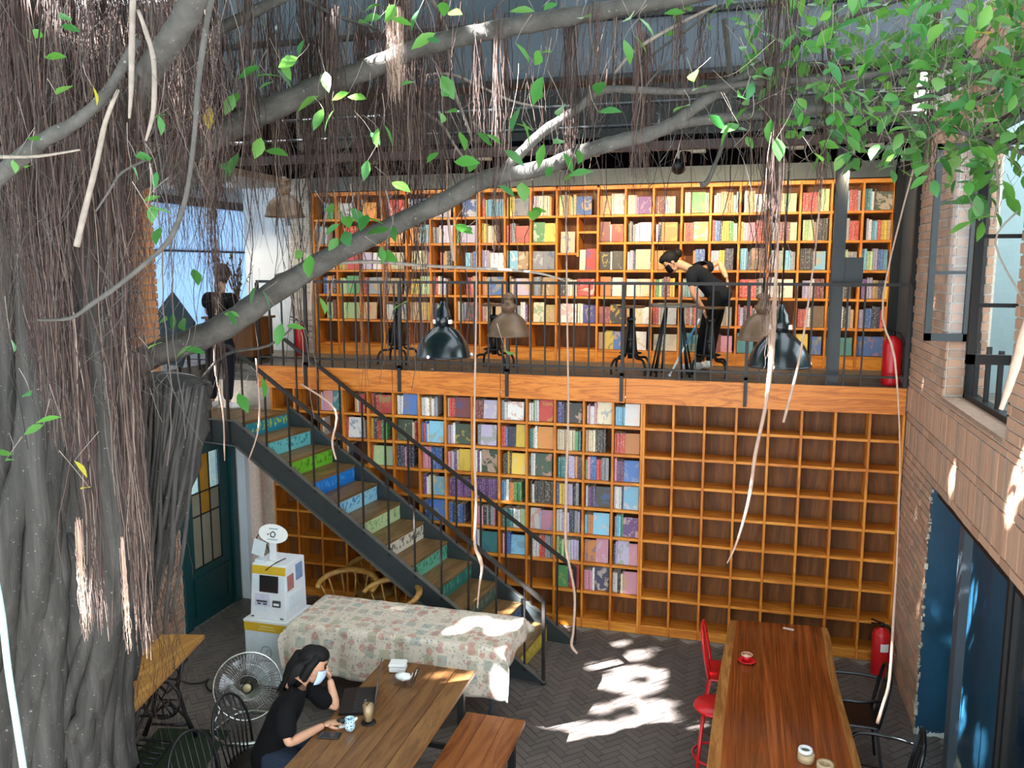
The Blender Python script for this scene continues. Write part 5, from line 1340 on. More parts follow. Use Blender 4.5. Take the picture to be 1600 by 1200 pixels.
solo('wall_speaker', MB().bx(-7.42, -7.27, 1.52, 1.60, 4.42, 4.56).bx(-7.41, -7.28, 1.515, 1.52, 4.43, 4.55), plain('blue_grey_plastic', '#4a5a6c', .5), 'small blue grey wall box under the high fluted pendant', 'speaker')
# things in the room behind the right windows
dsp = thing('room_lamp', 'pale round table lamp seen through the open window', 'lamp', (.9, -2.0, 2.72))
obj('base', MB().lathe([(.12, 0), (.12, .5), (.05, .52), (.04, .6)], (.9, -2.0, 2.72), 20), M['creamp'], dsp); obj('globe', MB().ball((.9, -2.0, 3.45), (.13, .13, .15), 18), M['creamp'], dsp)

bq = atY(385, 425, .75)
dq = thing('dried_bouquet', 'grey green dried bouquet in a jar on the low brown cabinet', 'plant', (bq[0], .55, 3.28))
obj('jar', MB().lathe([(.05, 0), (.07, .05), (.06, .16), (.045, .18), (.04, .17), (0, .02)], (bq[0], .55, 3.28), 18), M['creamp'], dq)
sm = MB(); lm = MB()
for k in range(26):
    a, e = R.uniform(0, 2*PI), R.uniform(.2, 1.0); L = R.uniform(.35, .75); d = V(math.cos(a)*math.cos(e+.5)*.7, math.sin(a)*math.cos(e+.5)*.4, 1).normalized()
    p0 = V(bq[0], .55, 3.43); p1 = p0+d*L; sm.tube([p0, lerp(p0, p1, .5)+V(R.uniform(-.02, .02), 0, .01), p1], .003, 5)
    for j in range(6):
        q = lerp(p0, p1, R.uniform(.4, 1)); s_ = R.uniform(.02, .05); r_ = Rz(R.uniform(0, 6)) @ Rx(R.uniform(-1, 1)); lm.add([q+r_ @ V(-s_*.4, 0, 0), q+r_ @ V(0, s_, 0), q+r_ @ V(s_*.4, 0, 0), q+r_ @ V(0, -s_, .01)], [(0, 1, 2, 3)])
o = obj('stem', sm, M['shelf_back'], dq); o['kind'] = 'stuff'
o = obj('leaves', lm, plain('dusty_green', '#5a6450', .8), dq); o['kind'] = 'stuff'
# ================================================================ banyan tree
def barkmat(name, cols, sc=(14, 14, 1.6), bump=.5):
    t = NT(name); v = t.coord('Object', sc); n = t.noise(v, 1., 6, .65, .4); v2 = t.coord('Object', (1, 1, 1)); n2 = t.noise(v2, 3, 4, .6); sun_fleck = t.noise(v2, 55, 2, .5)
    c = t.ramp(n, [(.25, cols[0]), (.5, cols[1]), (.8, cols[2])])
    c = t.mix(t.math('MULTIPLY', n2, .45), c, cols[3])
    c = t.mix(t.math('MULTIPLY', t.math('GREATER_THAN', sun_fleck, .71), .3), c, '#a8a8a0')  # pale specks painted in to imitate sun flecks on the bark
    t.base(c); t.bump(n, bump*1.6, .02); return t.set(.85, 0, .2)
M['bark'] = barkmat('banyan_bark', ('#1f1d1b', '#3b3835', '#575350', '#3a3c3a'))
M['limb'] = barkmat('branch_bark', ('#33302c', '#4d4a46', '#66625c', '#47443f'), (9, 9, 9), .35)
M['twig'] = plain('pale_twig', '#80756a', .8, 0, .3, .2, 30)
t = NT('aerial_root'); oi = t.n('ShaderNodeObjectInfo'); at = t.n('ShaderNodeAttribute', attribute_name='rnd')
f_ = t.math('FRACT', t.math('ADD', oi.outputs['Random'], at.outputs['Fac']))
t.base(t.ramp(f_, [(0, '#1e1715'), (.3, '#3a2b27'), (.55, '#523d36'), (.8, '#463d39'), (.93, '#6b584e'), (1, '#8c7a6c')])); M['root'] = t.set(.8, 0, .25)
def leafmat(name, cols):
    t = NT(name); oi = t.n('ShaderNodeObjectInfo'); at = t.n('ShaderNodeAttribute', attribute_name='rnd')
    f = t.math('FRACT', t.math('ADD', oi.outputs['Random'], at.outputs['Fac']))
    c = t.ramp(f, [(i/(len(cols)-1), x) for i, x in enumerate(cols)])
    tr = t.n('ShaderNodeBsdfTranslucent'); t.l(t.mix(.5, c, '#7fa848', 'MIX'), tr.inputs[0])
    t.base(c); t.set(.35, 0, .4); mx = t.n('ShaderNodeMixShader'); mx.inputs[0].default_value = .42
    t.l(t.b.outputs[0], mx.inputs[1]); t.l(tr.outputs[0], mx.inputs[2]); t.l(mx.outputs[0], t.out.inputs[0]); return t.m
M['leaf'] = leafmat('green_leaf', ('#2a6630', '#41803a', '#538f38', '#3a7d50', '#6fa048'))
M['leaf_y'] = leafmat('yellow_leaf', ('#c8b42c', '#d0a030', '#b8a83a'))
tree = thing('banyan_tree', 'large banyan tree with grey fused trunk and curtains of hanging aerial roots', 'tree', (-6.0, -4.95, 0))
# trunk: lobed core, leaning with height
TC = []
for py, px in ((1330, 190), (1200, 172), (1100, 176), (1000, 190), (900, 205), (800, 210), (700, 205), (600, 200), (480, 190), (350, 180), (220, 175), (90, 165), (-60, 150), (-260, 140)):
    p = atY(px, py, -4.9); TC.append((p[0], p[2]))
NR = 64; mb = MB(); vs = []
TC = [(TC[0][0]+.1, -.1)]+[q for q in TC if q[1] > .02]
def trunk_r(z): return float(np.interp(z, [0, .6, 1.5, 2.6, 3.3, 4, 6], [.86, .76, .70, .62, .45, .36, .28]))
def trunk_x(z):
    zs_ = [q[1] for q in TC]; xs_ = [q[0] for q in TC]; return float(np.interp(z, zs_, xs_))-trunk_r(z)*1.06
zz = [lerp(-.1, TC[-1][1], i/60) for i in range(61)]
def trunk_pt(a, z, k=0.):
    r = trunk_r(z); w = 1+.08*math.sin(5*a+z*.9)+.06*math.sin(9*a-z*1.7+1)-.07*abs(math.sin(8.5*a+z*1.1))+.02*math.sin(29*a-z*4)
    return (trunk_x(z)+(r*w+k)*math.cos(a), -4.9-.05*z+(r*w+k)*math.sin(a)*.85, z)
for z in zz:
    for j in range(NR): vs.append(trunk_pt(2*PI*j/NR, z))
fs = [(i*NR+j, i*NR+(j+1) % NR, (i+1)*NR+(j+1) % NR, (i+1)*NR+j) for i in range(len(zz)-1) for j in range(NR)]
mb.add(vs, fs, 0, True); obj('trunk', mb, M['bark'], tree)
# roots fused to the trunk
for k in range(130):
    a = R.uniform(-2.9, .6); z1 = R.choice([R.uniform(1.0, 2.6), R.uniform(2.2, 5.5)]); z0 = R.choice([0, 0, 0, R.uniform(.3, 1.2)])
    r = R.choice([R.uniform(.012, .022), R.uniform(.03, .06), R.uniform(.05, .09)]); pts = []; ph = R.uniform(0, 6); am = R.uniform(.03, .16); n = 16; dr = R.uniform(-.35, .35)
    for i in range(n+1):
        z = lerp(z1, z0, i/n); pts.append(trunk_pt(a+am*math.sin(z*R.uniform(1.8, 2.2)+ph)+dr*i/n, z, r*.35*(1 if i else -1)))
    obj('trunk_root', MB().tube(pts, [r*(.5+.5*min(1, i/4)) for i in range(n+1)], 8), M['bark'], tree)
PXM = lambda px, py, Y: pix(atY(px, py, Y))[2]/FPX   # metres per pixel at a point
def limb(name, pts, mat, k=5, n=10, par=None):
    """pts: (px, py, Y, radius in pixels)"""
    P_ = smooth_path([np.append(atY(x, y, Y), r*PXM(x, y, Y)) for x, y, Y, r in pts], k)
    q = [p[:3] for p in P_]; rr = [max(.0012, p[3]*(1+.06*math.sin(i*1.9))) for i, p in enumerate(P_)]
    return obj(name, MB().tube(q, rr, n), mat, par or tree)
# swollen shoulder of bark and its dark diagonal root
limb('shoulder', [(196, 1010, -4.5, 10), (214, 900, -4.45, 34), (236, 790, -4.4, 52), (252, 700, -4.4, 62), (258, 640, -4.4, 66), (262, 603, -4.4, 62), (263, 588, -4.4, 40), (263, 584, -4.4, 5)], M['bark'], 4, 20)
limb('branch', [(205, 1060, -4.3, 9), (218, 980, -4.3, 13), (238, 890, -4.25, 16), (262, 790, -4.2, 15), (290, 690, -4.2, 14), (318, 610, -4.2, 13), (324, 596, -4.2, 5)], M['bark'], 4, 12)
A = [(120, 625, -4.75, 30), (225, 562, -4.6, 21), (300, 533, -4.5, 20), (362, 503, -4.45, 20), (430, 455, -4.4, 18), (520, 400, -4.35, 16), (620, 350, -4.3, 15), (700, 312, -4.3, 15), (760, 280, -4.3, 14), (850, 262, -4.3, 12), (905, 240, -4.3, 12), (960, 223, -4.3, 11.5), (1010, 211, -4.3, 11), (1055, 192, -4.3, 10.5), (1095, 162, -4.3, 9), (1150, 128, -4.3, 8), (1200, 96, -4.3, 7), (1262, 56, -4.3, 6), (1345, 18, -4.3, 5), (1450, -15, -4.3, 4)]
B = [(60, 350, -4.8, 30), (200, 285, -4.6, 22), (275, 245, -4.5, 20), (350, 206, -4.5, 19), (425, 170, -4.45, 18), (500, 136, -4.4, 18), (575, 108, -4.4, 16), (650, 76, -4.4, 15), (720, 58, -4.4, 14), (800, 42, -4.4, 14), (880, 28, -4.4, 14), (960, 14, -4.4, 13), (1060, -2, -4.4, 12), (1150, -20, -4.4, 11)]
L2 = [A, B,
 [(1050, 195, -4.3, 8), (1130, 184, -4.3, 7.5), (1200, 178, -4.3, 7), (1280, 170, -4.3, 8), (1340, 173, -4.3, 6), (1400, 180, -4.3, 5), (1480, 200, -4.3, 4.5), (1560, 225, -4.3, 4), (1660, 262, -4.3, 3)],
 [(780, 275, -4.3, 9), (815, 238, -4.32, 8), (850, 205, -4.33, 8), (900, 172, -4.33, 7), (940, 142, -4.33, 6), (1000, 141, -4.33, 5.5), (1070, 143, -4.33, 5), (1140, 134, -4.33, 5.5), (1200, 128, -4.33, 5), (1300, 124, -4.33, 5), (1400, 113, -4.33, 5), (1500, 100, -4.33, 5), (1640, 78, -4.33, 5)],
 [(100, 260, -5.2, 28), (180, 190, -5.6, 24), (235, 110, -5.95, 20), (262, 70, -6.05, 20), (288, 30, -6.1, 20), (320, -40, -6.15, 20)],
 [(250, 120, -4.7, 10), (330, 55, -4.6, 9), (390, 22, -4.6, 9), (450, -8, -4.6, 8)],
 [(1330, 175, -4.3, 4.5), (1400, 165, -4.25, 4.5), (1470, 145, -4.25, 5), (1540, 112, -4.25, 5), (1640, 70, -4.2, 6)],
 [(-30, 300, -6.15, 15), (60, 225, -6.2, 12), (120, 190, -6.2, 10), (170, 140, -6.2, 8), (215, 60, -6.2, 7)]]
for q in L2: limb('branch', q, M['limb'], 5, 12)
TW = [[(60, 500, -3.9, 2), (110, 497, -3.9, 3), (145, 474, -3.9, 4), (185, 446, -3.9, 4), (245, 396, -3.9, 4), (270, 365, -3.9, 5), (290, 310, -3.9, 4), (303, 220, -3.9, 4), (310, 130, -3.9, 4.5), (324, 30, -3.9, 5), (336, -20, -3.9, 5)],
 [(208, -10, -3.9, 5), (206, 80, -3.9, 5), (205, 140, -3.9, 4), (202, 185, -3.9, 2)], [(216, 16, -3.9, 3), (228, 50, -3.9, 4), (240, 95, -3.9, 4), (240, 170, -3.9, 4), (228, 220, -3.9, 2)],
 [(120, 385, -3.8, 5), (130, 340, -3.8, 5), (150, 260, -3.8, 4.5), (165, 190, -3.8, 4), (185, 140, -3.8, 3)],
 [(460, -10, -4.2, 2.5), (520, 22, -4.2, 3), (580, 42, -4.2, 3), (640, 60, -4.2, 2.5), (670, 62, -4.2, 2)],
 [(548, 10, -3.8, 2), (538, 90, -3.8, 2.5), (510, 170, -3.8, 2.5), (492, 250, -3.8, 2.5), (480, 310, -3.8, 2)],
 [(672, -5, -3.9, 3.5), (698, 50, -3.9, 3.5), (703, 110, -3.9, 3.5), (712, 150, -3.9, 3), (726, 185, -3.9, 2.5), (738, 220, -3.9, 2)],
 [(430, 432, -4.3, 3), (500, 414, -4.25, 3), (580, 409, -4.25, 3), (660, 415, -4.25, 2.5), (740, 419, -4.25, 2.5), (830, 425, -4.25, 2), (880, 437, -4.25, 1.5)],
 [(1132, 30, -3.9, 4.5), (1141, 120, -3.9, 4.5), (1139, 175, -3.9, 4), (1130, 222, -3.9, 3.5), (1118, 255, -3.9, 3), (1105, 284, -3.9, 4), (1094, 290, -3.9, 5)],
 [(710, 50, -4.2, 2.5), (740, 45, -4.1, 2.5), (765, 25, -4.1, 2), (790, -5, -4.1, 1.5)], [(960, 115, -4.2, 2.5), (985, 85, -4.2, 3), (1020, 60, -4.2, 3), (1075, 30, -4.2, 2.5), (1120, 8, -4.2, 2)],
 [(1012, 92, -4.1, 1.5), (1040, 70, -4.1, 2), (1080, 42, -4.1, 2), (1110, 12, -4.1, 2)], [(615, 150, -4.0, 2), (660, 175, -4.0, 2.5), (690, 195, -4.0, 2.5), (712, 230, -4.0, 2), (738, 265, -4.0, 1.5)],
 [(470, 160, -4.1, 2), (510, 197, -4.1, 2), (560, 212, -4.1, 2), (620, 212, -4.1, 1.5)], [(640, 122, -4.1, 1.5), (700, 115, -4.1, 2), (750, 135, -4.1, 2), (800, 158, -4.1, 2), (850, 168, -4.1, 1.5)],
 [(225, 580, -4.3, 3), (280, 592, -4.3, 3), (330, 598, -4.3, 2)], [(300, 612, -4.2, 2.5), (350, 555, -4.2, 2.5), (420, 540, -4.2, 2), (470, 500, -4.2, 1.5)],
 [(228, 250, -3.7, 2), (190, 270, -3.7, 2), (170, 300, -3.7, 2), (150, 330, -3.7, 1.5)], [(0, 245, -3.7, 3), (60, 244, -3.7, 2.5), (125, 234, -3.7, 1.5)], [(1185, 160, -4.1, 1.5), (1215, 180, -4.1, 2), (1260, 190, -4.1, 2), (1330, 205, -4.1, 1.5)],
 [(1350, 265, -4.1, 1.5), (1400, 215, -4.1, 2), (1470, 180, -4.1, 2.5), (1560, 140, -4.1, 3)], [(1552, 350, -4.2, 1.5), (1560, 300, -4.2, 2), (1552, 220, -4.2, 3), (1545, 150, -4.2, 3), (1550, 60, -4.2, 3.5)],
 [(1600, 470, -4.4, 1.5), (1555, 380, -4.4, 1.5), (1590, 330, -4.4, 1.5)], [(990, 190, -4.2, 1.5), (1000, 150, -4.2, 2), (1030, 110, -4.2, 2), (1075, 75, -4.2, 2)]]
for q in TW:
    if q[0][0] < 250 and q[0][1] < 560: q = [(a, b, -6.25, c) for a, b, _, c in q]
    limb('twig', q, M['twig'] if R.random() < .6 else M['limb'], 4, 6)

for k in range(26):
    x0 = R.uniform(205, 318); y0 = 596+R.uniform(-6, 6)+(x0-205)*.06; x1 = lerp(x0, 222, R.uniform(.5, .9)); y1 = R.uniform(820, 1000)
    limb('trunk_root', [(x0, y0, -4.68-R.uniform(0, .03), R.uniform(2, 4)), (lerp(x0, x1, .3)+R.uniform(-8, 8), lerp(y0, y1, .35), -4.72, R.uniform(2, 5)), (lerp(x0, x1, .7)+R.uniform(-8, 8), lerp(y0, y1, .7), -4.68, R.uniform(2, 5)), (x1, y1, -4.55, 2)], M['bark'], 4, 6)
# ---- hanging aerial roots
def hang(px, py0, py1, Y, r0, wob=.02, n=18, drift=0.):
    """a root hanging from (px, py0) down to the height seen at py1, as world points"""
    if py0 < 0: py0 -= 150
    a = atY(px, py0, Y); b = atY(px, py1, Y); x, y, z0, z1 = a[0], a[1], a[2], b[2]
    ph, ph2 = R.uniform(0, 6), R.uniform(0, 6); f1, f2 = R.uniform(1.5, 4), R.uniform(6, 14); L = z0-z1
    out = []
    for i in range(n):
        u = i/(n-1); g = min(1, u*2)
        out.append((x+wob*g*math.sin(f1*u*L+ph)+.45*wob*math.sin(f2*u*L+ph2)+R.gauss(0, .003)*g+drift*u*L, y+wob*g*math.cos(f1*u*L+ph2), lerp(z0, z1, u)))
    return out
def ribbon_tubes(name, strands, mat, par):
    """many thin three sided tubes as one mesh (numpy); strands: (points, radius)"""
    V_, F_, rn = [], [], []; b = 0
    for pts, r in strands:
        P_ = np.array(pts); n = len(P_); rad = r*np.linspace(1, .45, n)[:, None]
        ring = []
        for j in range(3):
            a = 2*PI*j/3; ring.append(P_+rad*np.array([math.cos(a), math.sin(a), 0]))
        V_.append(np.stack(ring, 1).reshape(-1, 3))
        i = np.arange(n-1)[:, None]*3; j = np.arange(3)[None, :]; j2 = (j+1) % 3
        F_.append(np.stack([i+j, i+j2, i+3+j2, i+3+j], -1).reshape(-1, 4)+b); b += 3*n; rn.append(np.full(3*n, R.random(), np.float32))
    V_ = np.concatenate(V_)-np.array(WL[par.name]); F_ = np.concatenate(F_); me = bpy.data.meshes.new(name)
    me.vertices.add(len(V_)); me.vertices.foreach_set('co', V_.astype(np.float32).ravel())
    me.loops.add(F_.size); me.loops.foreach_set('vertex_index', F_.astype(np.int32).ravel())
    me.polygons.add(len(F_)); me.polygons.foreach_set('loop_start', np.arange(0, F_.size, 4, dtype=np.int32))
    a = me.attributes.new('rnd', 'FLOAT', 'POINT'); a.data.foreach_set('value', np.concatenate(rn))
    me.materials.append(mat); me.update(calc_edges=True); me.validate()
    o = link(name, me, par); o['kind'] = 'stuff'; return o
ST = []
def bundle(px, w, y0, y1, Y, n, jy=60, r=(.0012, .0030), wob=.03):
    for k in range(n):
        x = R.gauss(px, w)
        if 186 < x < 256 and y0 < 300 and y1 > 330 and R.random() < .85: continue
        ST.append((hang(x, y0+R.uniform(-12, 12), y1-abs(R.gauss(0, jy)), Y+R.uniform(-.10, .10), 0, R.uniform(.3, 1)*wob), R.uniform(*r)))
# dense curtain in front of the trunk
for k in range(58):
    px = R.uniform(-50, 262); Y = R.uniform(-6.0, -4.6); y1 = R.choice([R.uniform(430, 640), R.uniform(560, 760), R.uniform(380, 560)])
    if 85 < px < 135 or 175 < px < 262: y1 = R.uniform(200, 400)
    bundle(px, R.uniform(3, 9), R.uniform(-70, 60), y1, Y, R.randint(22, 44), 80, (.0008, .0022), .06)
for k in range(1500):
    x = R.uniform(-60, 330); ST.append((hang(x, R.uniform(-70, 180), R.uniform(160, 480) if not 184 < x < 258 else R.uniform(160, 320), R.uniform(-5.9, -4.0), 0, .07, drift=R.gauss(0, .10)), R.uniform(.0008, .0018)))
for px, w, y0, y1, n in ((20, 12, -40, 700, 60), (70, 9, 100, 720, 60), (150, 11, 60, 870, 70), (174, 6, 200, 900, 44), (120, 6, 500, 1000, 40), (192, 5, 500, 1030, 34), (205, 6, 560, 960, 30), (55, 8, 300, 640, 40), (240, 4, -40, 560, 6), (262, 5, -20, 330, 26),
                           (322, 7, -30, 335, 60), (305, 5, -30, 640, 16), (330, 4, 300, 660, 12), (378, 6, -30, 330, 30), (415, 7, -20, 260, 26), (466, 6, -30, 330, 34), (500, 8, 0, 330, 44), (492, 5, 60, 480, 12), (520, 6, 20, 300, 24), (563, 6, 30, 335, 26), (556, 4, 100, 620, 8),
                           (612, 8, -30, 250, 60), (628, 7, -20, 270, 50), (645, 4, 60, 600, 12), (655, 4, 80, 560, 10), (598, 5, 100, 540, 8), (690, 5, -20, 330, 20), (746, 4, 40, 330, 16), (775, 4, 20, 420, 14), (790, 3, 30, 340, 10), (897, 4, 30, 300, 22), (885, 3, 20, 360, 10), (1008, 6, 60, 280, 44), (1000, 3, 40, 300, 12),
                           (930, 4, 10, 200, 16), (965, 4, 0, 180, 12), (1060, 3, 0, 150, 10), (1062, 3, 20, 90, 16), (1100, 4, 10, 120, 14), (1215, 5, -20, 440, 30), (1232, 5, -20, 360, 26), (1210, 4, 200, 520, 18), (1245, 4, 0, 280, 12), (1302, 3, 0, 280, 10), (1290, 3, 150, 330, 8), (1465, 3, 20, 270, 12), (1455, 3, 160, 300, 10)):
    bundle(px, w, y0, y1, R.uniform(-6.0, -5.75) if px < 230 else R.uniform(-4.6, -3.9), n if px < 230 else int(n*1.3), max(20, (y1-y0)*.12))
for k in range(780): ST.append((hang(R.uniform(250, 700), R.uniform(-30, 130), R.choice([R.uniform(120, 330), R.uniform(200, 420)]), R.uniform(-4.4, -3.6), 0, .05, drift=R.gauss(0, .06)), R.uniform(.0009, .0020)))
for k in range(260): ST.append((hang(R.uniform(640, 1320), R.uniform(-20, 120), R.uniform(100, 330), R.uniform(-4.5, -3.9), 0, .03), R.uniform(.0009, .0018)))
for k in range(120):   # fine roots at the foot of the trunk
    ST.append((hang(R.uniform(140, 275), R.uniform(700, 900), R.uniform(900, 1190), R.uniform(-4.2, -3.9), 0, .06), R.uniform(.0010, .0024)))
# the roots one can follow by eye: parts of their own
SI = []
for k in range(120):
    px = R.choice([R.uniform(255, 480), R.uniform(420, 720), R.uniform(560, 900), R.uniform(880, 1320)]); y0 = R.uniform(-20, 160)
    y1 = R.choice([R.uniform(260, 420), R.uniform(360, 560), R.uniform(420, 660)]) if px < 760 else R.uniform(220, 430)
    SI.append((hang(px, y0, y1, R.uniform(-4.3, -3.6), 0, .045, 18, R.gauss(0, .05)), R.uniform(.0022, .0042)))
for k in range(30): SI.append((hang(R.uniform(0, 250), R.uniform(0, 200), R.uniform(400, 900), R.uniform(-6.2, -5.8), 0, .04, 18), R.uniform(.0016, .0034)))
for pts, r in SI: obj('aerial_root', MB().tube(pts, [r*lerp(1, .55, i/(len(pts)-1)) for i in range(len(pts))], 5), M['root'], tree)
M['root_pale'] = plain('pale_root', '#a98c7a', .7, 0, .3, .12, 30)
for q in ([(745, 300, -3.0, 1.5), (744, 480, -3.0, 2), (742, 600, -3.0, 2.5), (741, 700, -3.0, 3), (744, 790, -3.0, 3.5), (742, 850, -3.0, 3.5), (750, 872, -3.0, 5), (753, 890, -3.0, 3.5), (749, 915, -3.0, 2.5), (746, 950, -3.0, 1.5)],
          [(884, 300, -2.6, 1.5), (886, 480, -2.6, 2), (888, 640, -2.6, 2.5), (885, 740, -2.6, 3.5), (884, 800, -2.6, 3.8), (884, 850, -2.6, 3.5), (890, 885, -2.6, 3), (898, 930, -2.6, 3), (896, 985, -2.6, 3), (893, 1008, -2.6, 3.5), (902, 1021, -2.6, 3)],
          [(1224, 100, -3.2, 2.5), (1218, 300, -3.2, 3), (1212, 440, -3.2, 4), (1208, 520, -3.2, 6), (1203, 580, -3.2, 6), (1195, 640, -3.2, 4.5), (1180, 710, -3.2, 4.5), (1172, 770, -3.2, 4), (1160, 820, -3.2, 3), (1147, 858, -3.2, 2.5), (1136, 880, -3.2, 1.5)],
          [(1300, 60, -3.2, 1.5), (1280, 330, -3.2, 2), (1262, 480, -3.2, 2.2), (1247, 570, -3.2, 3), (1232, 630, -3.2, 3.5), (1224, 660, -3.2, 3)],
          [(1450, 180, -2.9, 2), (1380, 460, -2.9, 2), (1398, 560, -2.9, 2.5), (1406, 700, -2.9, 1.5), (1402, 860, -2.9, 2), (1397, 950, -2.9, 3), (1390, 1060, -2.9, 3.5), (1380, 1100, -2.9, 3.5), (1371, 1130, -2.9, 4)],
          [(698, 250, -3.7, 2), (700, 335, -3.7, 3), (704, 370, -3.7, 4), (708, 400, -3.7, 4), (709, 408, -3.7, 2)],
          [(400, 560, -3.9, 2), (405, 660, -3.9, 2), (388, 720, -3.9, 1.5)], [(515, 310, -3.6, 3), (497, 390, -3.6, 3), (488, 430, -3.6, 3), (484, 485, -3.6, 2.5)],
          [(345, 440, -3.6, 3), (335, 560, -3.6, 2.5), (348, 640, -3.6, 2), (351, 720, -3.6, 1.5)], [(470, 600, -3.6, 2), (524, 640, -3.6, 2.5), (519, 690, -3.6, 2.5), (525, 718, -3.6, 2)],
          [(1470, 20, -3.4, 3), (1466, 60, -3.4, 5), (1470, 90, -3.4, 3)], [(1760, -40, -5.9, 3), (1700, 200, -5.9, 4), (1640, 400, -5.9, 6), (1606, 500, -5.9, 10), (1590, 560, -5.9, 11), (1578, 600, -5.9, 9), (1564, 640, -5.9, 5)]):
    limb('aerial_root', [(a, b, c, r*.68) for a, b, c, r in q], M['root_pale'], 4, 7)
SP_ = ST; ST = []
for px, w, y0, y1, Y, n in ((122, 2.6, 820, 1000, -5.95, 26), (190, 2.2, 850, 1030, -5.9, 22), (618, 6, 20, 170, -4.55, 50), (1205, 5, 470, 600, -3.3, 20)): bundle(px, w, y0, y1, Y, n, 40, (.0008, .0018), .008)
ribbon_tubes('pale_roots', ST, M['root_pale'], tree); ST = SP_
# crossing twigs among the hanging roots
TWX = []
for k in range(330):
    x, y = R.choice([R.uniform(-20, 260), R.uniform(-20, 1150)]), R.uniform(-20, 330)
    if x < 260: Y = R.uniform(-6.3, -5.8); y = R.uniform(0, 620)
    else: Y = R.uniform(-4.7, -3.8)
    L = R.uniform(40, 150); a_ = R.choice([R.uniform(-.6, .6), R.uniform(.6, 1.5), R.uniform(-1.5, -.6)])
    a = atY(x, y, Y); b = atY(x+L*math.cos(a_), y+L*math.sin(a_), Y+R.uniform(-.2, .2)); c = lerp(a, b, .5)+np.array([R.uniform(-.06, .06), 0, R.uniform(-.08, .08)])
    TWX.append((smooth_path([a, c, b], 6), R.uniform(.0012, .003)*(.7 if x < 260 else 1)))
ribbon_tubes('crossing_twigs', TWX, M['limb'], tree)
ribbon_tubes('root_curtain', ST, M['root'], tree)

# ---- leaves
def leaf_mesh(name, mat):
    mb = MB(); n = 5; pr = [(0, .02), (.18, .30), (.42, .5), (.68, .40), (.88, .16), (1., .0)]
    vs = []
    for y, w in pr: vs += [(-w*.5, y, .10*w-.18*y*y), (0, y, -.18*y*y), (w*.5, y, .10*w-.18*y*y)]
    fs = []
    for i in range(5):
        a = i*3; fs += [(a, a+1, a+4, a+3), (a+1, a+2, a+5, a+4)]
    mb.add(vs, fs, 0, True); return mb, mb.mesh(name, mat)
LMB, LME = leaf_mesh('leaf', M['leaf']); _, LMY = leaf_mesh('leaf', M['leaf_y'])
def leaf_rot(droop=None):
    """leaf axis +Y; random azimuth, mostly hanging"""
    az = R.uniform(0, 2*PI); el = R.uniform(-1.2, .5) if droop is None else droop
    return Matrix.Rotation(az, 3, 'Z') @ Matrix.Rotation(el, 3, 'X') @ Matrix.Rotation(R.uniform(-.9, .9), 3, 'Y')
LV = []   # (world point, size, yellow)
SP = [(88, 148, 0), (20, 250, 0), (50, 258, 0), (95, 40, 0), (92, 28, 0), (55, 60, 0), (70, 90, 0), (45, 215, 0), (145, 135, 1), (205, 258, 0), (212, 245, 0), (245, 268, 0), (260, 262, 0), (232, 190, 0), (248, 180, 0), (320, 180, 1), (328, 165, 1), (17, 530, 0), (20, 710, 0), (8, 720, 0), (48, 618, 0), (95, 652, 0), (68, 664, 0), (116, 720, 1), (140, 762, 1),
      (372, 145, 0), (365, 148, 0), (395, 95, 0), (405, 105, 0), (400, 120, 0), (432, 108, 0), (440, 98, 0), (475, 62, 0), (465, 90, 0), (508, 112, 0), (428, 128, 0), (415, 235, 0), (408, 215, 0), (360, 250, 0), (350, 255, 0), (372, 240, 0), (505, 170, 0), (498, 150, 0), (522, 172, 0), (545, 145, 0), (572, 155, 0), (590, 200, 0), (600, 195, 0), (580, 207, 0), (575, 250, 0), (612, 285, 0),
      (690, 118, 0), (648, 128, 0), (690, 150, 0), (692, 178, 0), (715, 175, 0), (718, 206, 0), (685, 238, 0), (740, 250, 0), (710, 253, 0), (788, 235, 0), (760, 210, 0), (745, 208, 0), (700, 20, 0), (692, 3, 0), (668, 60, 0), (680, 52, 0), (655, 15, 0), (595, 25, 0), (580, 40, 0), (568, 20, 0), (612, 30, 0), (617, 8, 0),
      (835, 18, 0), (870, 5, 0), (908, 30, 0), (848, 120, 0), (836, 102, 0), (862, 82, 0), (805, 67, 0), (812, 168, 0), (815, 188, 0), (832, 205, 0), (838, 130, 0), (880, 165, 0), (865, 225, 0), (850, 225, 0), (880, 238, 0), (905, 235, 0), (935, 175, 0), (938, 128, 0), (882, 280, 0), (890, 275, 0), (815, 285, 0), (860, 260, 0), (975, 62, 0), (990, 55, 0), (998, 28, 0), (985, 30, 0), (1085, 112, 0), (1084, 142, 0), (1078, 165, 0), (1108, 180, 0), (1160, 152, 0), (1145, 190, 0), (1155, 195, 0),
      (595, 385, 0), (590, 395, 0), (525, 320, 0), (548, 325, 0), (540, 338, 0), (560, 340, 0), (575, 335, 0), (512, 322, 0), (530, 350, 0), (538, 362, 0), (528, 372, 0), (615, 352, 0), (610, 358, 0), (470, 392, 0), (485, 398, 0), (500, 465, 0), (505, 480, 0), (410, 455, 0), (400, 448, 0), (270, 490, 0), (285, 498, 0), (262, 500, 0), (300, 540, 0), (288, 545, 0), (232, 545, 0), (350, 490, 0), (355, 485, 0), (240, 320, 0), (225, 315, 0), (230, 325, 0), (250, 355, 0), (302, 420, 0), (372, 615, 0), (410, 590, 0), (448, 510, 0), (440, 505, 0), (710, 352, 0), (725, 360, 0), (795, 555, 0), (636, 472, 0), (830, 330, 0), (832, 345, 0), (780, 290, 0)]
for x, y, yl in SP:
    nr = x < 255 and y < 800
    Y = R.uniform(-6.3, -6.1) if nr else R.uniform(-4.95, -4.7); LV.append((atY(x, y, Y), R.uniform(.085, .13)*(.62 if nr else 1), yl))
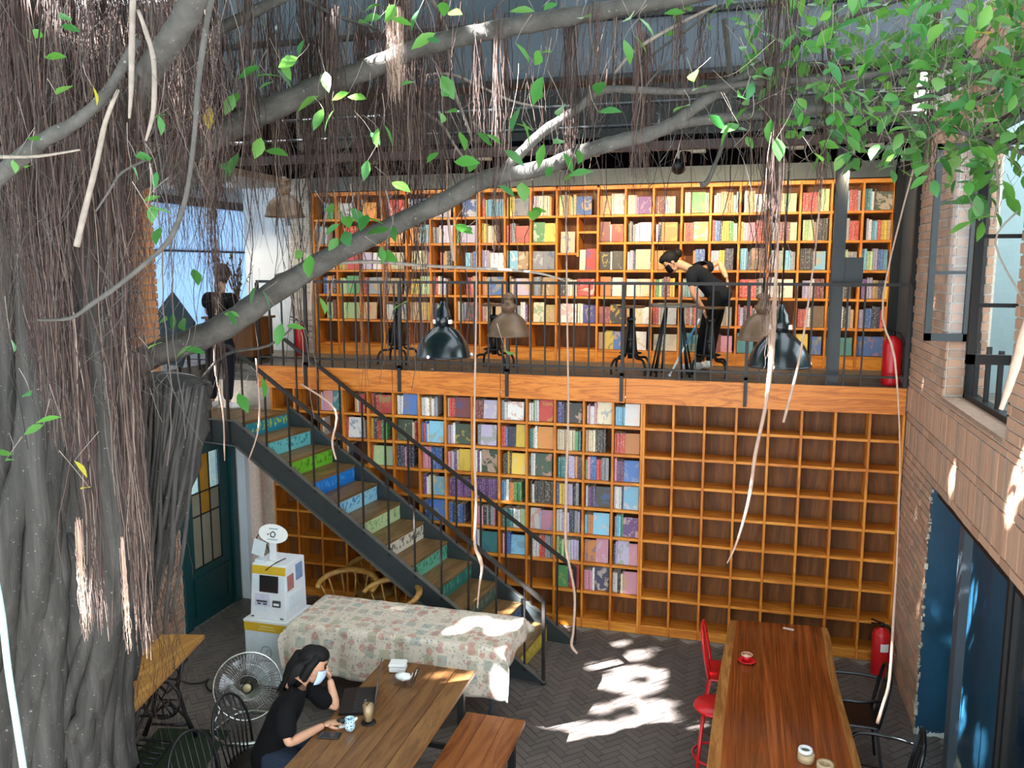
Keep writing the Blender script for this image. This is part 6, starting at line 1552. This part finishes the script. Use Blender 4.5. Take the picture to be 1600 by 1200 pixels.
def dens(x, y):
    if x < 1150: return .12 if y < 60 else 0.
    top = 215+.22*(x-1150) if x < 1480 else 290
    if y > top: return 0
    return min(1, .25+(x-1150)/320)*(1 if y < top-60 else .55)
k = 0
while k < 900:
    x, y = R.uniform(1050, 1640), R.uniform(-30, 330)
    if R.random() < dens(x, y): LV.append((atY(x, y, R.uniform(-4.7, -3.7)), R.uniform(.06, .11), 1 if R.random() < .015 else 0)); k += 1
for k in range(26): LV.append((atY(R.gauss(1533, 14), R.uniform(220, 350), R.uniform(-4.3, -4.0)), R.uniform(.08, .12), 0))
for k in range(16): LV.append((atY(R.gauss(1425, 20), R.uniform(190, 262), R.uniform(-4.3, -4.0)), R.uniform(.08, .12), 0))
order = list(range(len(LV))); one = set(order[:len(SP)]+R.sample(order[len(SP):], 298-len(SP)))
jm = MB(); jr = []
tw = []
for i, (p, s, yl) in enumerate(LV):
    Mr = leaf_rot(); w = R.uniform(.42, .60)
    if i in one:
        o = link('leaf', LMY if yl else LME, tree, Vector(p)-WL[tree.name]); o.scale = (s*w/.5, s, s); o.rotation_euler = Mr.to_euler()
    else:
        Q = Mr @ Matrix.Diagonal((s*w/.5, s, s)); jm.add([Q @ Vector(v)+Vector(p) for v in LMB.v], LMB.f, 0, True); jr += [R.random()]*len(LMB.v)
    # short stalk up towards its twig
    d = Vector((R.uniform(-.08, .08), R.uniform(-.05, .05), R.uniform(.04, .16)))
    tw.append((smooth_path([Vector(p)+d, Vector(p)+d*.5+Vector((R.uniform(-.01, .01), 0, 0)), p], 2), R.uniform(.0012, .0022)))
for k in range(150):   # twigs among the leaves
    x, y = R.uniform(1130, 1620), R.uniform(-10, 300)
    if dens(x, y) <= 0: continue
    Y = R.uniform(-4.6, -3.8); a = atY(x, y, Y); b = atY(x+R.uniform(-120, 120), y+R.uniform(-70, 70), Y+R.uniform(-.2, .2)); m_ = (a+b)/2+np.array([R.uniform(-.05, .05), 0, R.uniform(-.06, .06)])
    tw.append((smooth_path([a, m_, b], 4), R.uniform(.0018, .004)))
me = jm.mesh('leaves', M['leaf'], WL[tree.name]); a = me.attributes.new('rnd', 'FLOAT', 'POINT'); a.data.foreach_set('value', np.array(jr, np.float32))
o = link('leaves', me, tree); o['kind'] = 'stuff'
ribbon_tubes('twigs', tw, M['twig'], tree)

# ---- the crown overhead, out of view: added to block the sun, gaps cut for patches
GAP = [(970, 1007, 9), (1025, 1012, 9), (994, 1025, 16), (934, 1041, 12), (957, 1039, 14), (962, 1060, 17), (992, 1050, 20), (1032, 1054, 12), (1082, 1047, 26), (1092, 1070, 24), (907, 1065, 9), (928, 1069, 13), (972, 1073, 14), (1000, 1076, 18), (1020, 1073, 14), (1061, 1032, 12), (971, 1097, 9), (940, 1109, 12), (1020, 1101, 14), (1040, 1102, 12), (871, 1129, 16), (910, 1136, 13), (965, 1142, 26), (990, 1134, 30), (1020, 1126, 28), (882, 1162, 17), (837, 1151, 7), (1070, 1144, 9)]
GL = [(Vector(atZ(x, y, 0)), r*PXM(x, y, -2.0)*.85) for x, y, r in GAP]
GL += [(Vector(atZ(x, y, z)), r*.0058) for x, y, z, r in ((1160, 992, TZ, 10), (1192, 1018, TZ, 8), (806, 1128, .45, 9), (768, 1140, .45, 9), (675, 1117, .75, 11), (738, 972, .74, 9), (712, 986, .74, 6), (780, 985, .74, 7), (800, 928, .5, 7), (735, 912, .75, 7))]
GL += [(Vector(atX(x, y, 0)), r) for x, y, r in ((1436, 930, .05), (1442, 905, .05), (1487, 748, .05), (1592, 750, .08), (1580, 790, .06))]
GL += [(Vector(atY(x, y, Y)), r) for x, y, Y, r in ((616, 110, -4.0, .12), (610, 80, -4.4, .08), (745, 800, -3.0, .14), (750, 700, -3.0, .10), (885, 830, -2.6, .12), (895, 980, -2.6, .10), (1195, 620, -3.2, .12), (1165, 790, -3.2, .10), (1240, 610, -3.2, .08), (1390, 1040, -2.9, .10), (1375, 1120, -2.9, .10), (704, 370, -3.7, .09), (122, 940, -5.9, .07), (190, 960, -5.85, .07), (760, 48, -4.4, .05), (1590, 590, -4.0, .10))]
dS = np.array(SUN_DIR); rng = np.random.default_rng(5)
N = 125000
Pc = np.stack([rng.uniform(-15, -1.0, N), rng.uniform(-12.6, -2.0, N), rng.uniform(7.4, 8.5, N)], 1)
keep = np.ones(N, bool)
for g, r in GL:
    w = Pc-np.array(g); t_ = w@dS; dd = np.linalg.norm(w-t_[:, None]*dS, axis=1); keep &= dd > r+.05
Pc = Pc[keep]; n = len(Pc)
az = rng.uniform(0, 2*PI, n); el = rng.uniform(-.5, .5, n); L_ = rng.uniform(.15, .24, n)
u = np.stack([np.cos(az)*np.cos(el), np.sin(az)*np.cos(el), np.sin(el)], 1)*L_[:, None]
v = np.stack([-np.sin(az), np.cos(az), rng.uniform(-.5, .5, n)], 1)*(L_*.28)[:, None]
Vc = np.stack([Pc-u*.5, Pc+v, Pc+u*.5, Pc-v], 1).reshape(-1, 3)-np.array(WL[tree.name])
me = bpy.data.meshes.new('shade_crown_leaves'); me.vertices.add(4*n); me.vertices.foreach_set('co', Vc.astype(np.float32).ravel())
me.loops.add(4*n); me.loops.foreach_set('vertex_index', np.arange(4*n, dtype=np.int32)); me.polygons.add(n); me.polygons.foreach_set('loop_start', np.arange(0, 4*n, 4, dtype=np.int32))
me.materials.append(M['leaf']); a = me.attributes.new('rnd', 'FLOAT', 'POINT'); a.data.foreach_set('value', np.repeat(rng.random(n), 4).astype(np.float32)); me.update(calc_edges=True)
o = link('shade_crown_leaves', me, tree); o['kind'] = 'stuff'
for a_, b_, r_ in (((-5.9, -5.1, 5.2), (-7.5, -7.5, 7.9), .22), ((-6.3, -5.1, 5.2), (-10, -6, 8), .2), ((-6.0, -5.0, 5.3), (-4, -6, 8), .18), ((-6.1, -4.9, 5.3), (-5.5, -3.2, 8), .15)):
    obj('branch', MB().tube(smooth_path([a_, lerp(Vector(a_), Vector(b_), .5)+Vector((.2, .1, .2)), b_], 5), [lerp(r_, r_*.4, i/10) for i in range(11)], 10), M['limb'], tree)

# pale strap hanging close to the camera at the lower left
q = [np.append(atD(x, y, 2.6), 0) for x, y in ((-8, 900), (3, 960), (12, 1040), (24, 1120), (38, 1210), (50, 1290))]
solo('hanging_rope', MB().tube(smooth_path([p[:3] for p in q], 4), .010, 8), plain('pale_aqua_rope', '#9fbcb8', .8, 0, .3, .15, 80, .3), 'pale aqua rope slanting down past the lower trunk', 'rope')

# hexagonal wire netting strung across the atrium under the beam
nt = []
def hexnet(x0, x1, y0, y1, Y, s_):
    dx, dy = s_*math.sqrt(3), s_*1.5
    for j in range(int((y1-y0)/dy)):
        for i in range(int((x1-x0)/dx)):
            cx = x0+(i+(j % 2)*.5)*dx; cy = y0+j*dy
            P_ = [atY(cx+s_*math.sin(a)+R.uniform(-3, 3), cy+s_*math.cos(a)+R.uniform(-3, 3), Y) for a in (0, PI/3, 2*PI/3, PI)]
            nt.append(([lerp(P_[0], P_[3], 0), P_[1]], .0012)); nt.append(([P_[1], P_[2]], .0012)); nt.append(([P_[2], P_[3]], .0012))
hexnet(850, 1560, 20, 285, -3.7, 19)
wnet = thing('wire_netting', 'thin grey hexagonal wire netting strung in front of the steel beam', 'netting', tuple(atY(1200, 150, -3.7)))
ribbon_tubes('mesh', nt, M['beam'], wnet)
